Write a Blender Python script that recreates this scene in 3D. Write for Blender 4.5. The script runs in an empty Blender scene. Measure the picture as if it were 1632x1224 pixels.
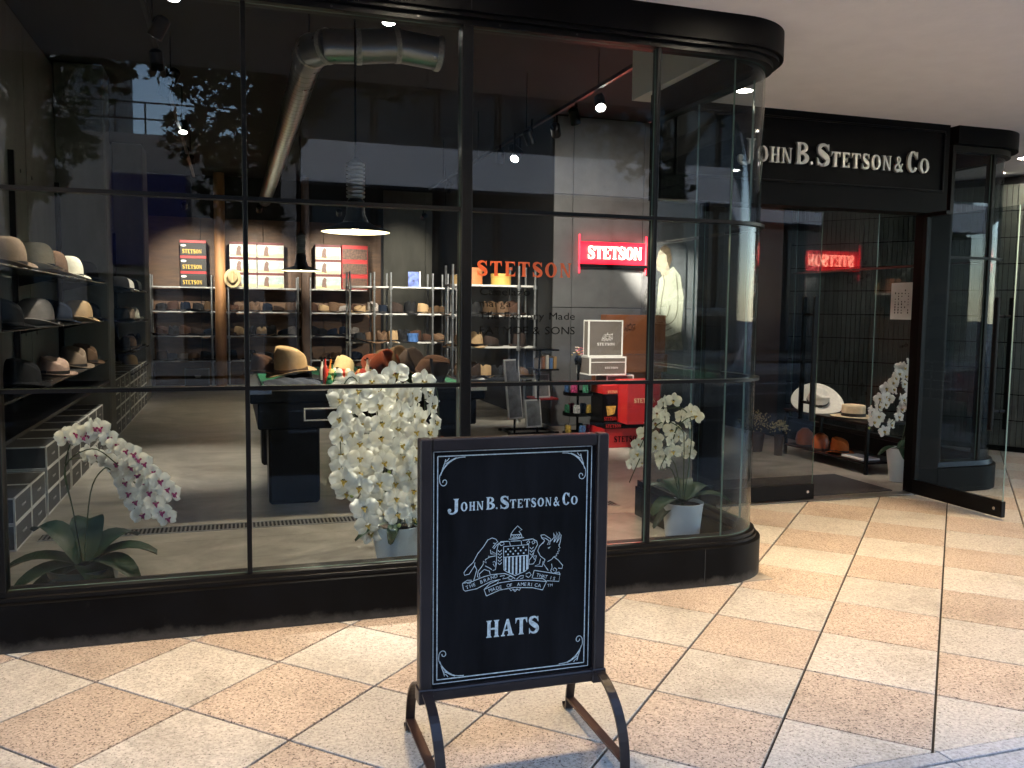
import bpy, bmesh, math, random
from mathutils import Vector, Matrix, Euler
from mathutils.geometry import tessellate_polygon
random.seed(7)
R = math.radians
sc = bpy.context.scene
col = sc.collection

# ------------------------------------------------------------------ camera
cd = bpy.data.cameras.new('camera')
cam = bpy.data.objects.new('camera', cd); col.objects.link(cam)
PITCH, ROLL, YAW = R(-4.792), R(0.6736), R(17.831)
fw = Vector((math.sin(YAW)*math.cos(PITCH), math.cos(YAW)*math.cos(PITCH), math.sin(PITCH)))
rt = Vector((math.cos(YAW), -math.sin(YAW), 0)); up = rt.cross(fw)
rt, up = rt*math.cos(ROLL)+up*math.sin(ROLL), -rt*math.sin(ROLL)+up*math.cos(ROLL)
cam.matrix_world = Matrix(((rt.x, up.x, -fw.x, 0), (rt.y, up.y, -fw.y, -4.1219), (rt.z, up.z, -fw.z, 1.4991), (0, 0, 0, 1)))
cd.sensor_width = 36; cd.lens = 36*1387.19/1632
cd.clip_start = .05; cd.clip_end = 500
sc.camera = cam

# ------------------------------------------------------------------ sky, sun, exposure
SUN_EL, SUN_AZ = R(38), R(-35)          # sun behind the shop, street in open shade
w = bpy.data.worlds.new('World'); sc.world = w; w.use_nodes = True
nt = w.node_tree; bg = nt.nodes['Background']
sk = nt.nodes.new('ShaderNodeTexSky'); sk.sky_type = 'NISHITA'; sk.sun_disc = False
sk.sun_elevation = SUN_EL; sk.sun_rotation = SUN_AZ; sk.air_density = 1.0; sk.dust_density = 0.4; sk.ozone_density = 1.0
nt.links.new(sk.outputs[0], bg.inputs[0]); bg.inputs[1].default_value = 0.15
sd = bpy.data.lights.new('sun', 'SUN'); sd.energy = 1.2; sd.angle = R(10); sd.color = (1, .95, .88)
so = bpy.data.objects.new('sun', sd); col.objects.link(so)
sdir = Vector((math.sin(SUN_AZ)*math.cos(SUN_EL), math.cos(SUN_AZ)*math.cos(SUN_EL), math.sin(SUN_EL)))
so.rotation_euler = sdir.to_track_quat('Z', 'Y').to_euler()
sc.view_settings.view_transform = 'Standard'; sc.view_settings.look = 'None'
sc.view_settings.exposure = 3.0; sc.view_settings.gamma = 1; sc.view_settings.use_curve_mapping = False
cy = sc.cycles
cy.use_denoising = True; cy.max_bounces = 8; cy.diffuse_bounces = 3; cy.glossy_bounces = 5; cy.transmission_bounces = 4
cy.transparent_max_bounces = 32; cy.caustics_reflective = False; cy.caustics_refractive = False
cy.sample_clamp_indirect = 6; cy.blur_glossy = .3

# ------------------------------------------------------------------ materials
MATS = {}
def nodes(m):
    m.use_nodes = True; t = m.node_tree; return t, t.nodes['Principled BSDF']
def M(name, c, rough=.5, metal=0, var=.12, scale=12., bump=0., rand=0., spec=.5, emit=0, sheen=0, trans=0, ecol=None, rvar=.08, stretch=None):
    if name in MATS: return MATS[name]
    m = bpy.data.materials.new(name); t, b = nodes(m); N = t.nodes; L = t.links
    b.inputs['Roughness'].default_value = rough; b.inputs['Metallic'].default_value = metal
    b.inputs['Specular IOR Level'].default_value = spec
    tc = N.new('ShaderNodeTexCoord'); nz = N.new('ShaderNodeTexNoise')
    nz.inputs['Scale'].default_value = scale; nz.inputs['Detail'].default_value = 5; nz.inputs['Roughness'].default_value = .6
    if stretch:
        mp = N.new('ShaderNodeMapping'); mp.inputs['Scale'].default_value = stretch
        L.new(tc.outputs['Object'], mp.inputs[0]); L.new(mp.outputs[0], nz.inputs['Vector'])
    else: L.new(tc.outputs['Object'], nz.inputs['Vector'])
    rp = N.new('ShaderNodeValToRGB'); e = rp.color_ramp.elements
    e[0].position = .3; e[1].position = .7
    e[0].color = tuple(max(0, x*(1-var)) for x in c)+(1,); e[1].color = tuple(min(1, x*(1+var)) for x in c)+(1,)
    L.new(nz.outputs['Fac'], rp.inputs[0]); out = rp.outputs[0]
    if rand:
        oi = N.new('ShaderNodeObjectInfo'); hs = N.new('ShaderNodeHueSaturation')
        mr = N.new('ShaderNodeMapRange'); mr.inputs[3].default_value = 1-rand; mr.inputs[4].default_value = 1+rand
        L.new(oi.outputs['Random'], mr.inputs[0]); L.new(mr.outputs[0], hs.inputs['Value']); L.new(out, hs.inputs['Color']); out = hs.outputs[0]
    L.new(out, b.inputs['Base Color'])
    if rvar:
        mr = N.new('ShaderNodeMapRange'); mr.inputs[3].default_value = max(.02, rough-rvar); mr.inputs[4].default_value = min(1, rough+rvar)
        L.new(nz.outputs['Fac'], mr.inputs[0]); L.new(mr.outputs[0], b.inputs['Roughness'])
    if bump:
        bp = N.new('ShaderNodeBump'); bp.inputs['Strength'].default_value = bump; bp.inputs['Distance'].default_value = .01
        n2 = N.new('ShaderNodeTexNoise'); n2.inputs['Scale'].default_value = scale*6; n2.inputs['Detail'].default_value = 4
        L.new(tc.outputs['Object'], n2.inputs['Vector']); L.new(n2.outputs['Fac'], bp.inputs['Height']); L.new(bp.outputs[0], b.inputs['Normal'])
    if emit:
        b.inputs['Emission Color'].default_value = tuple(ecol or c)+(1,); b.inputs['Emission Strength'].default_value = emit
        m.cycles.emission_sampling = 'NONE'
    if sheen: b.inputs['Sheen Weight'].default_value = sheen
    if trans:
        tr = N.new('ShaderNodeBsdfTranslucent'); mx = N.new('ShaderNodeMixShader'); mx.inputs[0].default_value = trans
        L.new(out, tr.inputs[0]); L.new(b.outputs[0], mx.inputs[1]); L.new(tr.outputs[0], mx.inputs[2])
        L.new(mx.outputs[0], t.nodes['Material Output'].inputs[0])
    MATS[name] = m; return m

def glassmat(name, tint=(.82, .85, .86), f0=.018):
    m = bpy.data.materials.new(name); m.use_nodes = True; t = m.node_tree; N = t.nodes; L = t.links; N.clear()
    out = N.new('ShaderNodeOutputMaterial'); ge = N.new('ShaderNodeNewGeometry')
    vm = N.new('ShaderNodeVectorMath'); vm.operation = 'DOT_PRODUCT'
    L.new(ge.outputs['Normal'], vm.inputs[0]); L.new(ge.outputs['Incoming'], vm.inputs[1])
    def mth(op, a, b=None):
        n = N.new('ShaderNodeMath'); n.operation = op
        for i, x in enumerate((a, b)):
            if x is None: continue
            if isinstance(x, (int, float)): n.inputs[i].default_value = x
            else: L.new(x, n.inputs[i])
        return n.outputs[0]
    c = mth('ABSOLUTE', vm.outputs['Value']); q = mth('SUBTRACT', 1, c); q = mth('POWER', q, 5)
    F = mth('ADD', mth('MULTIPLY', q, 1-f0), f0); F = mth('MINIMUM', F, .85)
    tr = N.new('ShaderNodeBsdfTransparent'); tr.inputs[0].default_value = tint+(1,)
    gl = N.new('ShaderNodeBsdfGlossy'); gl.inputs['Roughness'].default_value = 0.0
    nz = N.new('ShaderNodeTexNoise'); nz.inputs['Scale'].default_value = .8; nz.inputs['Detail'].default_value = 0
    bp = N.new('ShaderNodeBump'); bp.inputs['Strength'].default_value = .012; bp.inputs['Distance'].default_value = .1
    L.new(ge.outputs['Position'], nz.inputs['Vector']); L.new(nz.outputs['Fac'], bp.inputs['Height']); L.new(bp.outputs[0], gl.inputs['Normal'])
    mx = N.new('ShaderNodeMixShader'); L.new(F, mx.inputs[0]); L.new(tr.outputs[0], mx.inputs[1]); L.new(gl.outputs[0], mx.inputs[2])
    L.new(mx.outputs[0], out.inputs[0]); MATS[name] = m; return m
GLASS = glassmat('shop_glass'); 
GEDGE = M('glass_edge', (.16, .24, .21), .15, 0, .05)

def granite(name, base, dark, seed, cov):
    m = bpy.data.materials.new(name); t, b = nodes(m); N = t.nodes; L = t.links
    ge = N.new('ShaderNodeNewGeometry'); oi = N.new('ShaderNodeObjectInfo')
    ad = N.new('ShaderNodeVectorMath'); ad.operation = 'ADD'; sc3 = N.new('ShaderNodeCombineXYZ')
    ml = N.new('ShaderNodeMath'); ml.operation = 'MULTIPLY'; ml.inputs[1].default_value = 37.; L.new(oi.outputs['Random'], ml.inputs[0]); L.new(ml.outputs[0], sc3.inputs[2])
    L.new(ge.outputs['Position'], ad.inputs[0]); L.new(sc3.outputs[0], ad.inputs[1])
    def nz(s, d, v): 
        n = N.new('ShaderNodeTexNoise'); n.inputs['Scale'].default_value = s; n.inputs['Detail'].default_value = d; n.inputs['Roughness'].default_value = .65; L.new(v, n.inputs['Vector']); return n.outputs['Fac']
    def ramp(f, p0, c0, p1, c1):
        r = N.new('ShaderNodeValToRGB'); e = r.color_ramp.elements; e[0].position = p0; e[1].position = p1
        e[0].color = (c0 if isinstance(c0, tuple) else (c0,)*3)+(1,); e[1].color = (c1 if isinstance(c1, tuple) else (c1,)*3)+(1,); L.new(f, r.inputs[0]); return r.outputs[0]
    def mul(a, bb, f=1.):
        x = N.new('ShaderNodeMix'); x.data_type = 'RGBA'; x.blend_type = 'MULTIPLY'; x.inputs[0].default_value = f; L.new(a, x.inputs[6]); L.new(bb, x.inputs[7]); return x.outputs[2]
    g1 = nz(75, 4, ad.outputs[0]); c1 = ramp(g1, .36, tuple(x*.62 for x in base), .6, base)
    g2 = nz(115, 3, ad.outputs[0]); c2 = ramp(g2, cov-.06, dark, cov, 1.)
    g3 = nz(2.2, 5, ge.outputs['Position']); c3 = ramp(g3, .31, (.76, .75, .73), .48, 1.)      # foot-traffic dirt
    g4 = nz(9, 5, ad.outputs[0]); c4 = ramp(g4, .3, .90, .62, 1.04)
    c = mul(mul(c1, c2), mul(c3, c4))
    hs = N.new('ShaderNodeHueSaturation'); mr = N.new('ShaderNodeMapRange'); mr.inputs[3].default_value = .92; mr.inputs[4].default_value = 1.08
    L.new(oi.outputs['Random'], mr.inputs[0]); L.new(mr.outputs[0], hs.inputs['Value']); L.new(c, hs.inputs['Color'])
    L.new(hs.outputs[0], b.inputs['Base Color'])
    rr = N.new('ShaderNodeMapRange'); rr.inputs[3].default_value = .38; rr.inputs[4].default_value = .7; L.new(g4, rr.inputs[0]); L.new(rr.outputs[0], b.inputs['Roughness'])
    bp = N.new('ShaderNodeBump'); bp.inputs['Strength'].default_value = .25; bp.inputs['Distance'].default_value = .004; L.new(g1, bp.inputs['Height']); L.new(bp.outputs[0], b.inputs['Normal'])
    MATS[name] = m; return m
CREAM = granite('cream_granite', (.49, .47, .43), (.23, .205, .18), 1, .41)
PINK = granite('pink_granite', (.485, .41, .345), (.13, .095, .075), 2, .44)
GREYST = granite('grey_granite', (.46, .47, .49), (.4, .4, .4), 3, .4)
def concrete(name, c, holes=False):
    m = M(name, c, .75, 0, .25, 1.6, .25); return m
BLK = M('black_metal', (.0025, .0025, .003), .5, .0, .6, 3, .04, spec=.08, rvar=.14)
def dusty():
    m = M('dusty_black_paint', (.0025, .0025, .003), .5, 0, .6, 3, .04, spec=.08, rvar=.14).copy(); m.name = 'plinth_paint'; t = m.node_tree; N = t.nodes; L = t.links; b = N['Principled BSDF']
    ge = N.new('ShaderNodeNewGeometry'); sx = N.new('ShaderNodeSeparateXYZ'); L.new(ge.outputs['Position'], sx.inputs[0])
    mr = N.new('ShaderNodeMapRange'); mr.inputs[1].default_value = .0; mr.inputs[2].default_value = .07; mr.inputs[3].default_value = .62; mr.inputs[4].default_value = .0; L.new(sx.outputs[2], mr.inputs[0])
    nz = N.new('ShaderNodeTexNoise'); nz.inputs['Scale'].default_value = 9; nz.inputs['Detail'].default_value = 8; nz.inputs['Roughness'].default_value = .75; L.new(ge.outputs['Position'], nz.inputs['Vector'])
    ad = N.new('ShaderNodeMath'); ad.operation = 'ADD'; L.new(mr.outputs[0], ad.inputs[0]); L.new(nz.outputs['Fac'], ad.inputs[1])
    rp = N.new('ShaderNodeValToRGB'); e = rp.color_ramp.elements; e[0].position = .62; e[1].position = 1.15 if False else 1.; e[0].color = (0, 0, 0, 1); e[1].color = (1, 1, 1, 1); L.new(ad.outputs[0], rp.inputs[0])
    mx = N.new('ShaderNodeMix'); mx.data_type = 'RGBA'; mx.inputs[7].default_value = (.045, .042, .038, 1); old = b.inputs['Base Color'].links[0].from_socket
    L.new(rp.outputs[0], mx.inputs[0]); L.new(old, mx.inputs[6]); L.new(mx.outputs[2], b.inputs['Base Color']); return m
PLINTH = dusty()
BLK2 = M('black_satin', (.003, .003, .0035), .38, 0, .2, 5, spec=.16)
CONC = M('board_marked_concrete', (.13, .125, .105), .8, 0, .28, 2.2, .35, stretch=(1, 1, .35))
CONCD = M('dark_concrete', (.014, .014, .015), .85, 0, .25, 2, .2)
def polished():
    m = bpy.data.materials.new('polished_concrete'); t, b = nodes(m); N = t.nodes; L = t.links
    ge = N.new('ShaderNodeNewGeometry')
    mp = N.new('ShaderNodeMapping'); mp.inputs['Scale'].default_value = (.9, 1.25, 1); mp.inputs['Rotation'].default_value = (0, 0, .6); L.new(ge.outputs['Position'], mp.inputs[0])
    n1 = N.new('ShaderNodeTexNoise'); n1.inputs['Scale'].default_value = 1.3; n1.inputs['Detail'].default_value = 9; n1.inputs['Roughness'].default_value = .68; n1.inputs['Distortion'].default_value = 2.2; L.new(mp.outputs[0], n1.inputs['Vector'])
    r = N.new('ShaderNodeValToRGB'); e = r.color_ramp.elements; e[0].position = .28; e[1].position = .68; e[0].color = (.13, .12, .108, 1); e[1].color = (.42, .39, .345, 1)
    L.new(n1.outputs['Fac'], r.inputs[0]); L.new(r.outputs[0], b.inputs['Base Color'])
    mr = N.new('ShaderNodeMapRange'); mr.inputs[3].default_value = .22; mr.inputs[4].default_value = .5; L.new(n1.outputs['Fac'], mr.inputs[0]); L.new(mr.outputs[0], b.inputs['Roughness'])
    MATS['polished_concrete'] = m; return m
POL = polished()

# ------------------------------------------------------------------ mesh helpers
ORG = {}
class MB:
    def __init__(s): s.v = []; s.f = []; s.mi = []; s.cur = 0
    def add(s, vs, fs):
        o = len(s.v); s.v += [Vector(p) for p in vs]; s.f += [tuple(i+o for i in f) for f in fs]; s.mi += [s.cur]*len(fs); return s
    def box(s, a, b):
        x0, y0, z0 = a; x1, y1, z1 = b
        if x0 > x1: x0, x1 = x1, x0
        if y0 > y1: y0, y1 = y1, y0
        if z0 > z1: z0, z1 = z1, z0
        return s.add([(x0, y0, z0), (x1, y0, z0), (x1, y1, z0), (x0, y1, z0), (x0, y0, z1), (x1, y0, z1), (x1, y1, z1), (x0, y1, z1)],
                     [(0, 3, 2, 1), (4, 5, 6, 7), (0, 1, 5, 4), (1, 2, 6, 5), (2, 3, 7, 6), (3, 0, 4, 7)])
    def obox(s, c, u, v, n, su, sv, sn):
        c, u, v, n = Vector(c), Vector(u)*su/2, Vector(v)*sv/2, Vector(n)*sn/2
        P = [c-u-v-n, c+u-v-n, c+u+v-n, c-u+v-n, c-u-v+n, c+u-v+n, c+u+v+n, c-u+v+n]
        return s.add(P, [(0, 3, 2, 1), (4, 5, 6, 7), (0, 1, 5, 4), (1, 2, 6, 5), (2, 3, 7, 6), (3, 0, 4, 7)])
    def tube(s, pts, r, n=8, caps=True):
        pts = [Vector(p) for p in pts]; k = len(pts); rs = r if isinstance(r, (list, tuple)) else [r]*k
        T = [(pts[min(i+1, k-1)]-pts[max(i-1, 0)]).normalized() for i in range(k)]
        a = Vector((0, 0, 1)) if abs(T[0].z) < .9 else Vector((1, 0, 0)); a = (a-T[0]*a.dot(T[0])).normalized()
        V = []
        for i in range(k):
            a = (a-T[i]*a.dot(T[i])).normalized(); b = T[i].cross(a)
            V += [pts[i]+(a*math.cos(2*math.pi*j/n)+b*math.sin(2*math.pi*j/n))*rs[i] for j in range(n)]
        F = [(i*n+j, i*n+(j+1) % n, (i+1)*n+(j+1) % n, (i+1)*n+j) for i in range(k-1) for j in range(n)]
        if caps: F += [tuple(reversed(range(n))), tuple((k-1)*n+j for j in range(n))]
        return s.add(V, F)
    def bar(s, pts, wv, wd, side):
        # flat bar swept along pts; side = constant width direction
        pts = [Vector(p) for p in pts]; k = len(pts); sd_ = Vector(side).normalized(); V = []
        for i in range(k):
            t = (pts[min(i+1, k-1)]-pts[max(i-1, 0)]).normalized(); nn = t.cross(sd_).normalized()
            V += [pts[i]+sd_*wv/2+nn*wd/2, pts[i]-sd_*wv/2+nn*wd/2, pts[i]-sd_*wv/2-nn*wd/2, pts[i]+sd_*wv/2-nn*wd/2]
        F = [(i*4+j, i*4+(j+1) % 4, (i+1)*4+(j+1) % 4, (i+1)*4+j) for i in range(k-1) for j in range(4)]
        F += [(3, 2, 1, 0), tuple((k-1)*4+j for j in range(4))]
        return s.add(V, F)
    def lathe(s, prof, n=24, c=(0, 0, 0), sx=1., sy=1.):
        c = Vector(c); k = len(prof)
        V = [c+Vector((r*math.cos(2*math.pi*j/n)*sx, r*math.sin(2*math.pi*j/n)*sy, z)) for r, z in prof for j in range(n)]
        F = [(i*n+j, i*n+(j+1) % n, (i+1)*n+(j+1) % n, (i+1)*n+j) for i in range(k-1) for j in range(n)]
        return s.add(V, F)
    def disc(s, c, r, n=24, up=True):
        c = Vector(c); V = [c+Vector((r*math.cos(2*math.pi*j/n), r*math.sin(2*math.pi*j/n), 0)) for j in range(n)]
        return s.add(V, [tuple(range(n)) if up else tuple(reversed(range(n)))])
    def flat(s, pts3):
        pts3 = [Vector(p) for p in pts3]; tri = tessellate_polygon([pts3]); return s.add(pts3, [tuple(t) for t in tri])
    def prism(s, pts, off):
        pts = [Vector(p) for p in pts]; off = Vector(off); n = len(pts); tri = tessellate_polygon([pts])
        V = pts+[p+off for p in pts]
        F = [tuple(t) for t in tri]+[tuple(i+n for i in reversed(t)) for t in tri]+[(i, (i+1) % n, n+(i+1) % n, n+i) for i in range(n)]
        return s.add(V, F)
    def grid(s, fn, nu, nv):
        V = [fn(i/nu, j/nv) for i in range(nu+1) for j in range(nv+1)]
        return s.add(V, [(i*(nv+1)+j, (i+1)*(nv+1)+j, (i+1)*(nv+1)+j+1, i*(nv+1)+j+1) for i in range(nu) for j in range(nv)])
    def xf(s, m):
        s.v = [m @ p for p in s.v]; return s
    def mesh(s, name, mats, smooth=False, bevel=0, org=Vector((0, 0, 0)), recalc=True):
        me = bpy.data.meshes.new(name); me.from_pydata([tuple(p-org) for p in s.v], [], s.f)
        for m in (mats if isinstance(mats, (list, tuple)) else [mats]): me.materials.append(m)
        me.polygons.foreach_set('material_index', s.mi)
        if bevel or recalc:
            bm = bmesh.new(); bm.from_mesh(me)
            if recalc: bmesh.ops.recalc_face_normals(bm, faces=bm.faces)
            if bevel:
                ed = [e for e in bm.edges if len(e.link_faces) == 2 and e.calc_face_angle(0) > .6]
                bmesh.ops.bevel(bm, geom=ed, offset=bevel, segments=1, affect='EDGES', clamp_overlap=True)
            bm.to_mesh(me); bm.free()
        if smooth:
            me.polygons.foreach_set('use_smooth', [True]*len(me.polygons))
            if smooth != 'full': me.set_sharp_from_angle(angle=R(40))
        me.update(); return me
    def build(s, name, mats, parent=None, smooth=False, bevel=0, local=False, recalc=True):
        org = Vector((0, 0, 0)) if (local or parent is None) else ORG.get(parent.name, Vector((0, 0, 0)))
        o = bpy.data.objects.new(name, s.mesh(name, mats, smooth, bevel, org, recalc)); col.objects.link(o)
        if parent is not None: o.parent = parent; ORG[o.name] = org.copy()
        return o
LABELS = {}
def tag(o, label, cat, group=None, kind=None):
    if label:
        if label in LABELS and not (group and LABELS[label] == group): print('DUP LABEL', label)
        LABELS[label] = group; o['label'] = label
    if cat: o['category'] = cat
    if group: o['group'] = group
    if kind: o['kind'] = kind
    return o
def thing(name, label, cat, loc=(0, 0, 0), rz=0, group=None, rot=None):
    o = bpy.data.objects.new(name, None); col.objects.link(o); o.empty_display_size = .1
    o.location = loc; o.rotation_euler = rot or (0, 0, rz); ORG[o.name] = Vector(loc)
    return tag(o, label, cat, group)
def struct(o): o['kind'] = 'structure'; return o
def inst(name, me, parent, loc=(0, 0, 0), rot=(0, 0, 0), scale=1.):
    o = bpy.data.objects.new(name, me); col.objects.link(o); o.parent = parent; o.location = loc; o.rotation_euler = rot
    o.scale = (scale,)*3 if isinstance(scale, (int, float)) else scale; return o
def copy_tree(o, parent=None):
    c = o.copy(); col.objects.link(c); c.parent = parent
    for ch in o.children: copy_tree(ch, c)
    return c
def arc(cx, cy, r, a0, a1, n):
    return [(cx+r*math.cos(a0+(a1-a0)*i/n), cy+r*math.sin(a0+(a1-a0)*i/n)) for i in range(n+1)]
def sweep(mb, path, prof):
    """path: [(x,y)] walked so that the outside lies on the right hand; prof: closed [(outward offset, z)]"""
    P = [Vector((x, y)) for x, y in path]; k = len(P); m = len(prof); V = []
    for i in range(k):
        d0 = (P[i]-P[i-1]).normalized() if i else (P[1]-P[0]).normalized()
        d1 = (P[i+1]-P[i]).normalized() if i < k-1 else d0
        d = (d0+d1).normalized(); nrm = Vector((d.y, -d.x)); sc_ = 1/max(.3, d.dot(d0))
        V += [(P[i].x+nrm.x*o*sc_, P[i].y+nrm.y*o*sc_, z) for o, z in prof]
    F = [(i*m+j, i*m+(j+1) % m, (i+1)*m+(j+1) % m, (i+1)*m+j) for i in range(k-1) for j in range(m)]
    F += [tuple(reversed(range(m))), tuple((k-1)*m+j for j in range(m))]
    return mb.add(V, F)

# ------------------------------------------------------------------ lettering
def _ell(cx, cy, rx, ry, a0, a1, n=14): return [(cx+rx*math.cos(R(a0+(a1-a0)*i/n)), cy+ry*math.sin(R(a0+(a1-a0)*i/n))) for i in range(n+1)]
def _ring(cx, cy, rx, ry, ix, iy, a0=0, a1=360, n=20):
    A = _ell(cx, cy, rx, ry, a0, a1, n); B = _ell(cx, cy, ix, iy, a0, a1, n)
    return [[A[i], A[i+1], B[i+1], B[i]] for i in range(n)]
def _stroke(pts, ws):
    n = len(pts); L_ = []; R_ = []
    for i in range(n):
        a, b = pts[max(0, i-1)], pts[min(n-1, i+1)]; dx, dy = b[0]-a[0], b[1]-a[1]; l = math.hypot(dx, dy) or 1
        nx, ny = -dy/l*ws[i]/2, dx/l*ws[i]/2; L_.append((pts[i][0]+nx, pts[i][1]+ny)); R_.append((pts[i][0]-nx, pts[i][1]-ny))
    return [[L_[i], L_[i+1], R_[i+1], R_[i]] for i in range(n-1)]
def _cat(P, n=6):
    out = []
    Q = [P[0]]+list(P)+[P[-1]]
    for i in range(1, len(Q)-2):
        for k in range(n):
            t = k/n; a, b, c, d = Q[i-1], Q[i], Q[i+1], Q[i+2]
            out.append(tuple(.5*(2*b[j]+(c[j]-a[j])*t+(2*a[j]-5*b[j]+4*c[j]-d[j])*t*t+(3*b[j]-a[j]-3*c[j]+d[j])*t**3) for j in range(len(a))))
    out.append(tuple(P[-1])); return out
def _vs(P, n=6):
    q = _cat(P, n); return _stroke([(a, b) for a, b, c in q], [c for a, b, c in q])
def _stem(x, wd, z0=0., z1=1., e=.09):
    return [[(x-e, z0), (x+wd+e, z0), (x+wd, z0+.12), (x+wd, z1-.12), (x+wd+e, z1), (x-e, z1), (x, z1-.12), (x, z0+.12)]]
def glyph(ch):
    if ch == 'H': return _stem(.1, .24)+_stem(.66, .24)+[[(.34, .45), (.66, .45), (.66, .56), (.34, .56)]]
    if ch == 'N': return _stem(.1, .12, e=.1)+[[(.0, 1), (.3, 1), (.9, 0), (.72, 0), (.08, .93)]]+[[(.78, 0.02), (.9, 0.02), (.9, .88), (1, 1), (.68, 1), (.78, .88)]]
    if ch == 'T': return _stem(.36, .28, 0, .95)+[[(.0, 1), (1, 1), (1, .66), (.95, .7), (.85, .9), (.15, .9), (.05, .7), (0, .66)]]
    if ch == 'E': return _stem(.1, .28)+[[(.3, 1), (.94, 1), (.94, .68), (.86, .84), (.7, .9), (.3, .9)], [(.3, 0), (.98, 0), (.98, .34), (.88, .17), (.7, .1), (.3, .1)], [(.3, .47), (.62, .47), (.7, .36), (.7, .68), (.62, .56), (.3, .56)]]
    if ch == 'O': return _ring(.5, .5, .5, .52, .22, .42)
    if ch == 'C': return _ring(.52, .5, .52, .52, .2, .42, 40, 325)+[[(.86, .98), (.94, .98), (.94, .62), (.86, .66), (.72, .86)]]
    if ch == 'S': return _vs([(.9, .72, .05), (.78, .9, .1), (.5, .97, .13), (.2, .86, .24), (.2, .68, .28), (.5, .52, .32), (.82, .35, .3), (.82, .16, .26), (.52, .03, .13), (.22, .1, .1), (.08, .3, .05)])+[[(.84, 1), (.92, 1), (.94, .66), (.84, .76)], [(.06, 0), (.14, 0), (.16, .24), (.04, .36)]]
    if ch == 'B': return _stem(.06, .26)+[p for p in _ring(.42, .755, .44, .245, .16, .15, -90, 90)]+[p for p in _ring(.42, .27, .56, .27, .22, .17, -90, 90)]+[[(.2, 1), (.43, 1), (.43, .905), (.2, .905)], [(.2, .51), (.43, .51), (.43, .605), (.2, .605)], [(.2, .44), (.43, .44), (.43, .54), (.2, .54)], [(.2, 0), (.43, 0), (.43, .1), (.2, .1)]]
    if ch == 'J': return [[(.5, 1), (1, 1), (.9, .88), (.9, .25), (.62, .25), (.62, .88)]]+_vs([(.76, .28, .28), (.74, .12, .26), (.6, -.02, .16), (.4, -.08, .12), (.18, -.02, .14), (.1, .12, .14)])+_ring(.17, .17, .16, .13, .001, .001)
    if ch == 'A': return [[(.02, 0), (.32, 0), (.32, .07), (.22, .09), (.5, .85), (.44, 1), (.1, .09), (.02, .07)], [(.58, .09), (.5, .07), (.5, 0), (1, 0), (1, .07), (.9, .09), (.6, 1), (.44, 1), (.46, .8)], [(.28, .3), (.66, .3), (.64, .38), (.3, .38)]]
    if ch == '.': return _ring(.5, .5, .5, .5, .001, .001)
    if ch == '&': return _vs([(.98, .52, .06), (.86, .4, .1), (.7, .16, .12), (.42, .02, .2), (.14, .1, .2), (.1, .28, .2), (.34, .5, .14), (.6, .7, .14), (.58, .88, .14), (.42, .97, .1), (.27, .84, .15), (.32, .66, .18), (.58, .34, .2), (.86, .05, .18), (1, .02, .08)])
    return []
def put_glyphs(mb, specs, o, ux, uz, nrm, depth=.0, step=.0002):
    """specs: (char, x0, x1, z0, z1) in plane coordinates"""
    o, ux, uz, nrm = Vector(o), Vector(ux), Vector(uz), Vector(nrm); i = 0
    for ch, x0, x1, z0, z1 in specs:
        for p in glyph(ch):
            pts = [o+ux*(x0+(x1-x0)*a)+uz*(z0+(z1-z0)*b)+nrm*(depth+step*(i % 24)) for a, b in p]; i += 1
            if depth: mb.prism(pts, -nrm*depth)
            else: mb.flat(pts)
    return mb
def word(txt, x0, x1, z0, z1, gap=.14):
    W = {'.': .3, 'N': .95, 'O': .95, 'H': 1., 'A': 1., 'B': .9, 'E': .85, 'S': .8, 'T': .9, 'J': .8, 'C': .9, '&': .9}
    tot = sum(W.get(c, .5) for c in txt)+gap*(len(txt)-1); k = (x1-x0)/tot; x = x0; out = []
    for c in txt:
        wd = W.get(c, .5)*k; out.append((c, x, x+wd, z0, z1)); x += wd+gap*k
    return out
_BF = {}
def bfont(ch):
    if ch not in _BF:
        cu = bpy.data.curves.new('t', 'FONT'); cu.body = ch; cu.size = 1.; cu.resolution_u = 3
        ob = bpy.data.objects.new('t', cu); col.objects.link(ob); dg = bpy.context.evaluated_depsgraph_get(); dg.update()
        me = bpy.data.meshes.new_from_object(ob.evaluated_get(dg))
        V = [v.co.copy() for v in me.vertices]; F = [tuple(p.vertices) for p in me.polygons]
        adv = (max((v.x for v in V), default=.25)+.06) if V else .3
        _BF[ch] = (V, F, adv); bpy.data.objects.remove(ob); bpy.data.curves.remove(cu); bpy.data.meshes.remove(me)
    return _BF[ch]
def sans(mb, txt, o, ux, uz, size, width=None):
    o, ux, uz = Vector(o), Vector(ux), Vector(uz)
    tot = sum(bfont(c)[2] for c in txt)*size; k = (width/tot if width else 1.); x = 0
    for c in txt:
        V, F, adv = bfont(c)
        if V: mb.add([o+ux*((x+v.x*size)*k)+uz*(v.y*size) for v in V], F)
        x += adv*size
    return mb
def lines(mb, pls, o, ux, uz, nrm, wd, step=.00015):
    o, ux, uz, nrm = Vector(o), Vector(ux), Vector(uz), Vector(nrm)
    for i, pl in enumerate(pls):
        for j, q in enumerate(_stroke(pl, [wd]*len(pl))):
            mb.add([o+ux*a+uz*b+nrm*(step*((i*3+j % 2) % 11)) for a, b in q], [(0, 1, 2, 3)])
    return mb
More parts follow.
